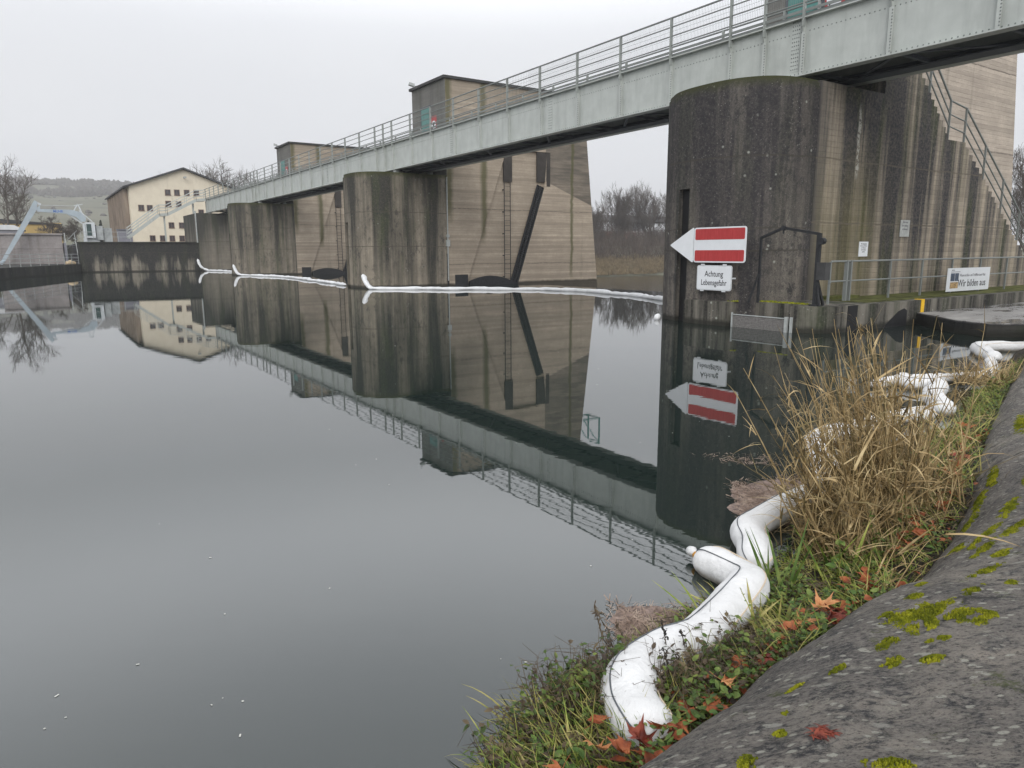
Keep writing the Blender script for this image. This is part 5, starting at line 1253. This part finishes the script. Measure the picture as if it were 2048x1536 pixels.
tuft('iris_clump', 'yellow green sword leaves at the foot of the reed clump', (3.62,2.12,.05), 12, (.22,.42), (.014,.022), M['grass'], None, (.7,1.4), (.2,.8), .12)
tuft('sedge_tuft', 'arching yellow green sedge hanging over the water at bottom left', (1.50,2.10,.02), 42, (.12,.28), (.004,.009), M['grass2'], R(115), (.1,1.1), (.5,1.6), .10)
tuft('sedge_tuft', 'second arching sedge tuft at the bottom edge', (1.30,1.90,.02), 40, (.12,.28), (.004,.008), M['grass'], R(120), (.1,1.1), (.5,1.6), .12)
tuft('sedge_tuft', 'yellow sedge tuft between reeds and far coping', (7.3,3.22,.05), 160, (.25,.55), (.006,.012), M['grass2'], None, (.4,1.3), (.5,1.5), .3)
tuft('sedge_tuft', 'straw coloured sedge tuft before the farthest booms', (10.9,4.45,.05), 220, (.25,.6), (.008,.016), M['reed'], None, (.5,1.4), (.3,1.2), .38)
tuft('sedge_tuft', 'straw blades arching over the edge of the coping', (3.55,1.80,.14), 12, (.3,.6), (.005,.009), M['reed'], R(-20), (.2,.9), (.5,1.3), .08)
tuft('sedge_tuft', 'long yellow sedge right of the reed foot', (5.9,2.6,.06), 90, (.2,.5), (.006,.010), M['grass2'], None, (.4,1.3), (.4,1.4), .3)

# ---- reed clump
rc = thing('reed_clump', 'tall clump of dry tan reeds on the bank in front of the quay', 'reeds', (4.7,2.55,0))
rs, rl_, rd = MB(), MB(), MB()
for i in range(470):
    u = rnd.random()**1.0; bx = 3.85+1.65*u; by = 2.36+.22*u+rnd.gauss(0,.15)+.04*math.sin(bx*9)
    hmax = .42+.96*math.exp(-((bx-4.8)/.72)**2); h = hmax*rnd.uniform(.45, 1.12)
    d = Vector((rnd.gauss(-.16,.22), rnd.gauss(.13,.2), 1)).normalized()
    if rnd.random() < .12: d = Vector((rnd.gauss(0,.6), rnd.gauss(.1,.6), 1)).normalized()
    p0 = Vector((bx,by,-.02)); pts = [p0]; q = p0; dd = d
    for k_ in range(5): dd = (dd+Vector((rnd.gauss(0,.06), rnd.gauss(0,.06), 0))).normalized(); q = q+dd*h/5; pts.append(q)
    (rs if rnd.random() < .75 else rd).tube(pts, [.0042,.0038,.0034,.003,.0024,.0014], 4, cap=False)
    for k_ in range(rnd.randint(3, 7)):
        f_ = rnd.uniform(.15, .98)*5; ii = min(4, int(f_)); p = pts[ii].lerp(pts[ii+1], f_-ii)
        blade(rl_ if rnd.random() < .7 else rd, p, (rdir(.0,1.1)+dd*.5), rnd.uniform(.08,.36), rnd.choice((.003,.005,.008,.015)), rnd.uniform(-.2,1.8), 4)
for i in range(1000):
    u = rnd.random(); bx = 3.75+1.75*u; by = 2.3+.26*u+rnd.gauss(0,.2); blade(rl_ if rnd.random() < .5 else rd, (bx,by,rnd.uniform(0,.25)), rdir(.2,1.4), rnd.uniform(.12,.38), rnd.uniform(.003,.008), rnd.uniform(.2,1.5), 4)
rs.build('stems', M['reed'], rc, fix=False); rl_.build('leaves', M['reed'], rc, fix=False); rd.build('dark_stems', M['reed2'], rc, fix=False)
for i, (bx, by, tx, ty, hh, lb_) in enumerate(((4.2,2.7,3.9,3.1,.95,'single long reed stem leaning out left of the clump'),(4.45,2.7,4.1,3.2,1.08,'second single reed stem leaning left above the clump'),(5.4,2.7,5.7,2.8,1.25,'tallest single reed stem pointing up at the culvert'),(4.0,2.3,4.9,2.1,.72,'pale thick reed stem slanting right across the clump'))):
    t = thing('leaning_reed', lb_, 'reed', (bx,by,0)); s_, l_ = MB(), MB(); b, tp = Vector((bx,by,0)), Vector((tx,ty,hh))
    s_.tube([b.lerp(tp, k_/5)+Vector((0,0,.03*math.sin(k_*.6))) for k_ in range(6)], [.006,.005,.005,.004,.003,.002], 5, cap=False)
    for k_ in range(9): blade(l_, b.lerp(tp, .3+.7*rnd.random()), rdir(.2,1.2), rnd.uniform(.12,.26), .007, .6, 4)
    s_.build('stem', M['reed'], t, fix=False); l_.build('leaves', M['reed'], t, fix=False)

# ---- fallen maple leaves
def maple_mesh(seed, r, curl, mat):
    rr = random.Random(seed); pts = []
    lobes = [(90,1.0),(38,.92),(142,.92),(-12,.62),(192,.62)]
    ang = []
    for a, l_ in sorted(lobes): ang += [(a-17,l_*.56),(a-9,l_*.72),(a-7,l_*.66),(a,l_),(a+7,l_*.66),(a+9,l_*.72),(a+17,l_*.56)]
    ang = sorted(ang); out = []
    for i, (a, l_) in enumerate(ang): out.append((a, l_))
    ring = [(math.cos(R(a))*l_*r, math.sin(R(a))*l_*r) for a, l_ in out]+[(-.05*r,-.12*r),(.05*r,-.12*r)]
    mb = MB(); zf = lambda x, y: curl*((x/r)**2*.5+.35*math.sin(x/r*5+seed)*.4+.3*(y/r)**2)*r+rr.uniform(-.01,.01)*r
    inner = [(x*.5, y*.5) for x, y in ring]
    vs = [(0,0,0)]+[(x,y,zf(x,y)) for x,y in inner]+[(x,y,zf(x,y)) for x,y in ring]; n_ = len(ring)
    fs = [(0,1+i,1+(i+1)%n_) for i in range(n_)]+[(1+i,1+n_+i,1+n_+(i+1)%n_,1+(i+1)%n_) for i in range(n_)]
    mb.add(vs, fs); mb.tube([(0,-.1*r,0),(.05*r,-.6*r,.05*r),(.02*r,-1.0*r,.12*r)], .0012, 4)
    return mb
mm_ = [maple_mesh(i, .085, c_, None) for i, c_ in enumerate((1.0,-1.1,1.7))]
base_leaf = []
for k_, mt in ((0,'maple'),(1,'maple'),(2,'maple'),(0,'maplepale'),(2,'maplered')):
    me = bpy.data.meshes.new('maple_leaf'); me.from_pydata(mm_[k_].v, [], mm_[k_].f); me.materials.append(M[mt]); base_leaf.append(me)
LP = [(3.05,1.84,3,1.3),(2.86,1.80,3,1.1),(2.74,1.78,0,1),(3.36,1.90,1,1),(4.59,2.21,0,1.1),(4.38,2.05,1,1.1),(5.99,2.57,0,1.3),(6.42,2.70,1,1.3),(6.98,2.92,2,1.3),(5.57,2.40,0,1.3),(1.48,1.70,3,1.0),(1.57,1.80,1,.9),(1.56,1.62,0,1.0),(1.74,1.60,2,1.0),(2.32,1.78,1,.9),(2.14,1.68,3,.8),(2.03,1.65,0,.9),(4.02,2.0,1,1.1),(3.54,1.88,0,1),(2.52,1.73,1,.8),(7.51,3.13,0,1.3),(1.30,1.66,0,1),(5.04,2.24,2,1.2),(7.67,3.24,1,1.3),(3.10,1.78,4,1.1),(2.97,1.74,4,1.0),(2.42,1.70,4,.8),(1.62,1.62,4,1.0),(1.80,1.62,1,1.1),(5.3,2.34,1,1.3),(6.1,2.63,2,1.3),(6.7,2.8,1,1.3),(4.2,2.02,2,1.1),(5.75,2.5,0,1.4),(6.25,2.66,4,1.3),(2.62,1.76,2,.8)]
special = {0:'large pale tan maple leaf lying highest in the bank grass', 1:'flat pale orange maple leaf left of the large tan one', 10:'dull pink-brown maple leaf left of the bottom end of the boom', 15:'pale maple leaf below the boom bend near the coping'}
for i, (x, y, kk, sc) in enumerate(LP):
    zc, s_ = coping_z(x, y); z = max(.17 if s_ < .03 else zc+.02, .15)
    o = bpy.data.objects.new('maple_leaf', base_leaf[kk]); COL.objects.link(o); o.location = (x, y, z+rnd.uniform(-.01,.03)); o.rotation_euler = (rnd.uniform(-.45,.45), rnd.uniform(-.45,.45), rnd.uniform(0,6.28)); o.scale = (sc*.95,)*3
    g_ = 'fallen maple leaves along the coping foot'
    tag(o, special.get(i, 'dark red curled maple leaf lying at the foot of the stone coping' if kk == 4 else 'orange brown fallen maple leaf lying at the foot of the stone coping'), 'leaf', g_)
# leaf litter between
mb = MB()
for i in range(170):
    t = rnd.uniform(tpar(1.2), tpar(7.8)); p = bank_pt(t, rnd.uniform(-.03, .25)); leaf(mb, p+Vector((0,0,rnd.uniform(.02,.08))), rdir(-.3,.4), rnd.uniform(.04,.09), rnd.uniform(.03,.06), .6)
o = mb.build('leaf_litter', M['maple'], fix=False); tag(o, 'crumpled orange brown leaf litter along the foot of the coping', 'leaf litter', kind='stuff')

# ---- moss on the coping
mb = MB(); rnd2 = random.Random(3)
PT = [(2.88,1.36,.16,.07,-.2),(2.96,1.22,.17,.07,-.15),(2.93,1.30,.22,.10,.0),(2.82,1.27,.12,.06,.3),(3.02,1.14,.10,.05,0),(2.45,1.19,.085,.04,.2),(2.56,1.10,.07,.03,-.5),(2.60,1.28,.09,.03,0),(3.28,1.28,.10,.03,0),(3.10,1.44,.05,.035,0),(3.62,1.37,.20,.03,0),(3.50,1.22,.05,.03,0),(1.60,1.15,.055,.035,.6),(1.88,.89,.08,.03,-.7),(1.80,1.19,.035,.02,0),(1.93,1.25,.03,.02,0),(4.15,1.60,.28,.03,.1),(4.35,1.52,.22,.035,.0),(3.95,1.52,.18,.03,.1),(4.7,1.70,.3,.04,.2),(4.0,1.66,.10,.04,0),(5.4,1.85,.3,.05,.3),(2.30,1.30,.10,.014,0),(3.3,1.50,.05,.03,0),(5.0,1.55,.25,.04,.2),(2.1,1.34,.06,.01,0),(6.3,2.15,.4,.06,.3),(4.6,1.86,.25,.035,.25),(5.1,2.02,.3,.035,.3),(4.5,1.45,.25,.04,.1),(5.6,2.15,.3,.04,.35),(3.9,1.42,.12,.03,0),(5.9,1.9,.35,.05,.3),(7.2,2.6,.5,.06,.35),(3.45,1.05,.12,.02,0),(2.72,1.16,.06,.02,-.3)]
for cx0, cy0, a_, b_, rot_ in PT:
    n_ = int(70000*a_*b_)+160
    for _ in range(min(n_, 2600)):
        t = rnd2.uniform(0, 6.283); r_ = math.sqrt(rnd2.random()); ex, ey = r_*a_*math.cos(t), r_*b_*math.sin(t); x, y = cx0+ex*math.cos(rot_)-ey*math.sin(rot_), cy0+ex*math.sin(rot_)+ey*math.cos(rot_)
        if noise.noise(Vector((x*14, y*22, 1))) < -.15+.55*(r_-.5)+.25*noise.noise(Vector((x*55, y*70, 3))): continue
        z, s_ = coping_z(x, y); hh = (.001+.013*(1-r_*r_))*rnd2.uniform(.35,1.3); rr_ = rnd2.uniform(.0025,.0062)
        vs = [(x+rr_*math.cos(6.283*q/5), y+rr_*math.sin(6.283*q/5), z-.004) for q in range(5)]+[(x+rr_*.6*math.cos(6.283*q/5+.4), y+rr_*.6*math.sin(6.283*q/5+.4), z+hh*.75) for q in range(5)]+[(x,y,z+hh)]
        mb.add(vs, [(q,(q+1)%5,5+(q+1)%5,5+q) for q in range(5)]+[(5+q,5+(q+1)%5,10) for q in range(5)])
o = mb.build('coping_moss', M['moss'], fix=False, smooth=True); tag(o, 'bright yellow green moss cushions on the stone coping', 'moss', kind='stuff')
# small dead red sprig on the stone
zc, _ = coping_z(1.86, 1.09); mb = MB()
for i in range(60): blade(mb, (1.86+rnd.uniform(-.035,.035), 1.09+rnd.uniform(-.02,.02), zc+.005), rdir(0,.7), rnd.uniform(.02,.05), rnd.uniform(.004,.009), .8, 3)
o = mb.build('withered_sprig', M['maplered'], origin=(1.86,1.09,zc), fix=False); tag(o, 'small withered red brown sprig lying on the stone coping', 'plant')

# ---- floating debris
def debris(name, label, poly, n, seed):
    mb = MB(); rr = random.Random(seed); cx0 = sum(p[0] for p in poly)/len(poly); cy0 = sum(p[1] for p in poly)/len(poly)
    for _ in range(n):
        a, b = rr.sample(poly, 2); u = rr.random(); v = rr.random()**.6; x = cx0+((a[0]+(b[0]-a[0])*u)-cx0)*v; y = cy0+((a[1]+(b[1]-a[1])*u)-cy0)*v
        an = rr.gauss(.6, .7); l_ = rr.uniform(.02,.10); w_ = rr.uniform(.0007,.0022); dx, dy = math.cos(an)*l_, math.sin(an)*l_; z = rr.uniform(.002,.012)
        mb.add([(x-dy*w_/l_,y+dx*w_/l_,z),(x+dy*w_/l_,y-dx*w_/l_,z),(x+dx+dy*w_/l_,y+dy-dx*w_/l_,z+rr.uniform(-.004,.006)),(x+dx-dy*w_/l_,y+dy+dx*w_/l_,z)], [(0,1,2,3)])
    if n > 700:
        K = 40; ring = []
        for i in range(K):
            t = 2*math.pi*i/K; best_ = 0
            for (ax_, ay_) in poly:
                best_ = max(best_, (ax_-cx0)*math.cos(t)+(ay_-cy0)*math.sin(t))
            r_ = best_*(.72+.22*noise.noise(Vector((math.cos(t)*2, math.sin(t)*2, seed)))); ring.append((cx0+r_*math.cos(t), cy0+r_*math.sin(t), .0015))
        mb.add(ring+[(cx0, cy0, .004)], [(i, (i+1)%K, K) for i in range(K)], 1)
    o = mb.build(name, [M['debris'], M['debrismat']], fix=False); tag(o, label, 'debris', kind='stuff')
debris('floating_debris', 'pinkish brown reed debris floating beside the nearest boom bend', [(2.45,2.72),(2.8,2.42),(2.62,2.25),(2.35,2.2),(2.2,2.3),(2.22,2.5)], 800, 1)
debris('floating_debris', 'brown raft of reed debris floating left of the reed clump', [(4.68,3.72),(5.3,3.5),(4.6,2.9),(4.2,2.75),(3.95,3.05),(4.3,3.35)], 3000, 2)
debris('floating_debris', 'loose reed debris drifting before the black pier reflection', [(5.0,4.5),(5.6,4.0),(5.4,3.7),(5.0,4.0)], 160, 3)
debris('floating_debris', 'reed debris around the booms beside the quay', [(12.2,5.6),(15,6.2),(13.5,5.0),(12.4,5.0)], 500, 4)
mb = MB(); rr = random.Random(9)
for i in range(55):
    d_ = 2.6+16*rr.random()**1.3; az = R(rr.uniform(-3, 52)); x, y = d_*math.sin(az), d_*math.cos(az)
    if y < 3 and x > 1.2 and y < x*.9+.7: continue
    if x > 13.5: continue
    s_ = rr.uniform(.0015,.004)*(1+d_*.08); an = rr.uniform(0,3.14); l_ = s_*rr.choice((1,1,1.5,1,1,2.5))
    dx, dy = math.cos(an), math.sin(an); mb.add([(x-dx*l_-dy*s_, y-dy*l_+dx*s_, .002), (x-dx*l_+dy*s_, y-dy*l_-dx*s_, .002), (x+dx*l_+dy*s_, y+dy*l_-dx*s_, .003), (x+dx*l_-dy*s_, y+dy*l_+dx*s_, .003)], [(0,1,2,3)])
o = mb.build('water_specks', simple('pale_floating_fluff', (.5,.5,.46), .8, .3), fix=False); tag(o, 'tiny pale specks and straws floating on the still water', 'specks', kind='stuff')
#--HAZE--
hz = MB(); hz.box((-1500,-60,-7.5), (1800,1750,175)); hm = bpy.data.materials.new('haze_air'); hm.use_nodes = True; t_ = hm.node_tree; t_.nodes.clear()
ho = t_.nodes.new('ShaderNodeOutputMaterial'); pv = t_.nodes.new('ShaderNodeVolumePrincipled'); pv.inputs['Color'].default_value = (.98,.985,1,1); pv.inputs['Density'].default_value = .00062; pv.inputs['Anisotropy'].default_value = 0
t_.links.new(pv.outputs[0], ho.inputs['Volume']); o = hz.build('haze', hm); o['kind'] = 'stuff'; tag(o, 'thin grey winter haze filling the valley air', 'haze')
S.cycles.volume_max_steps = 64
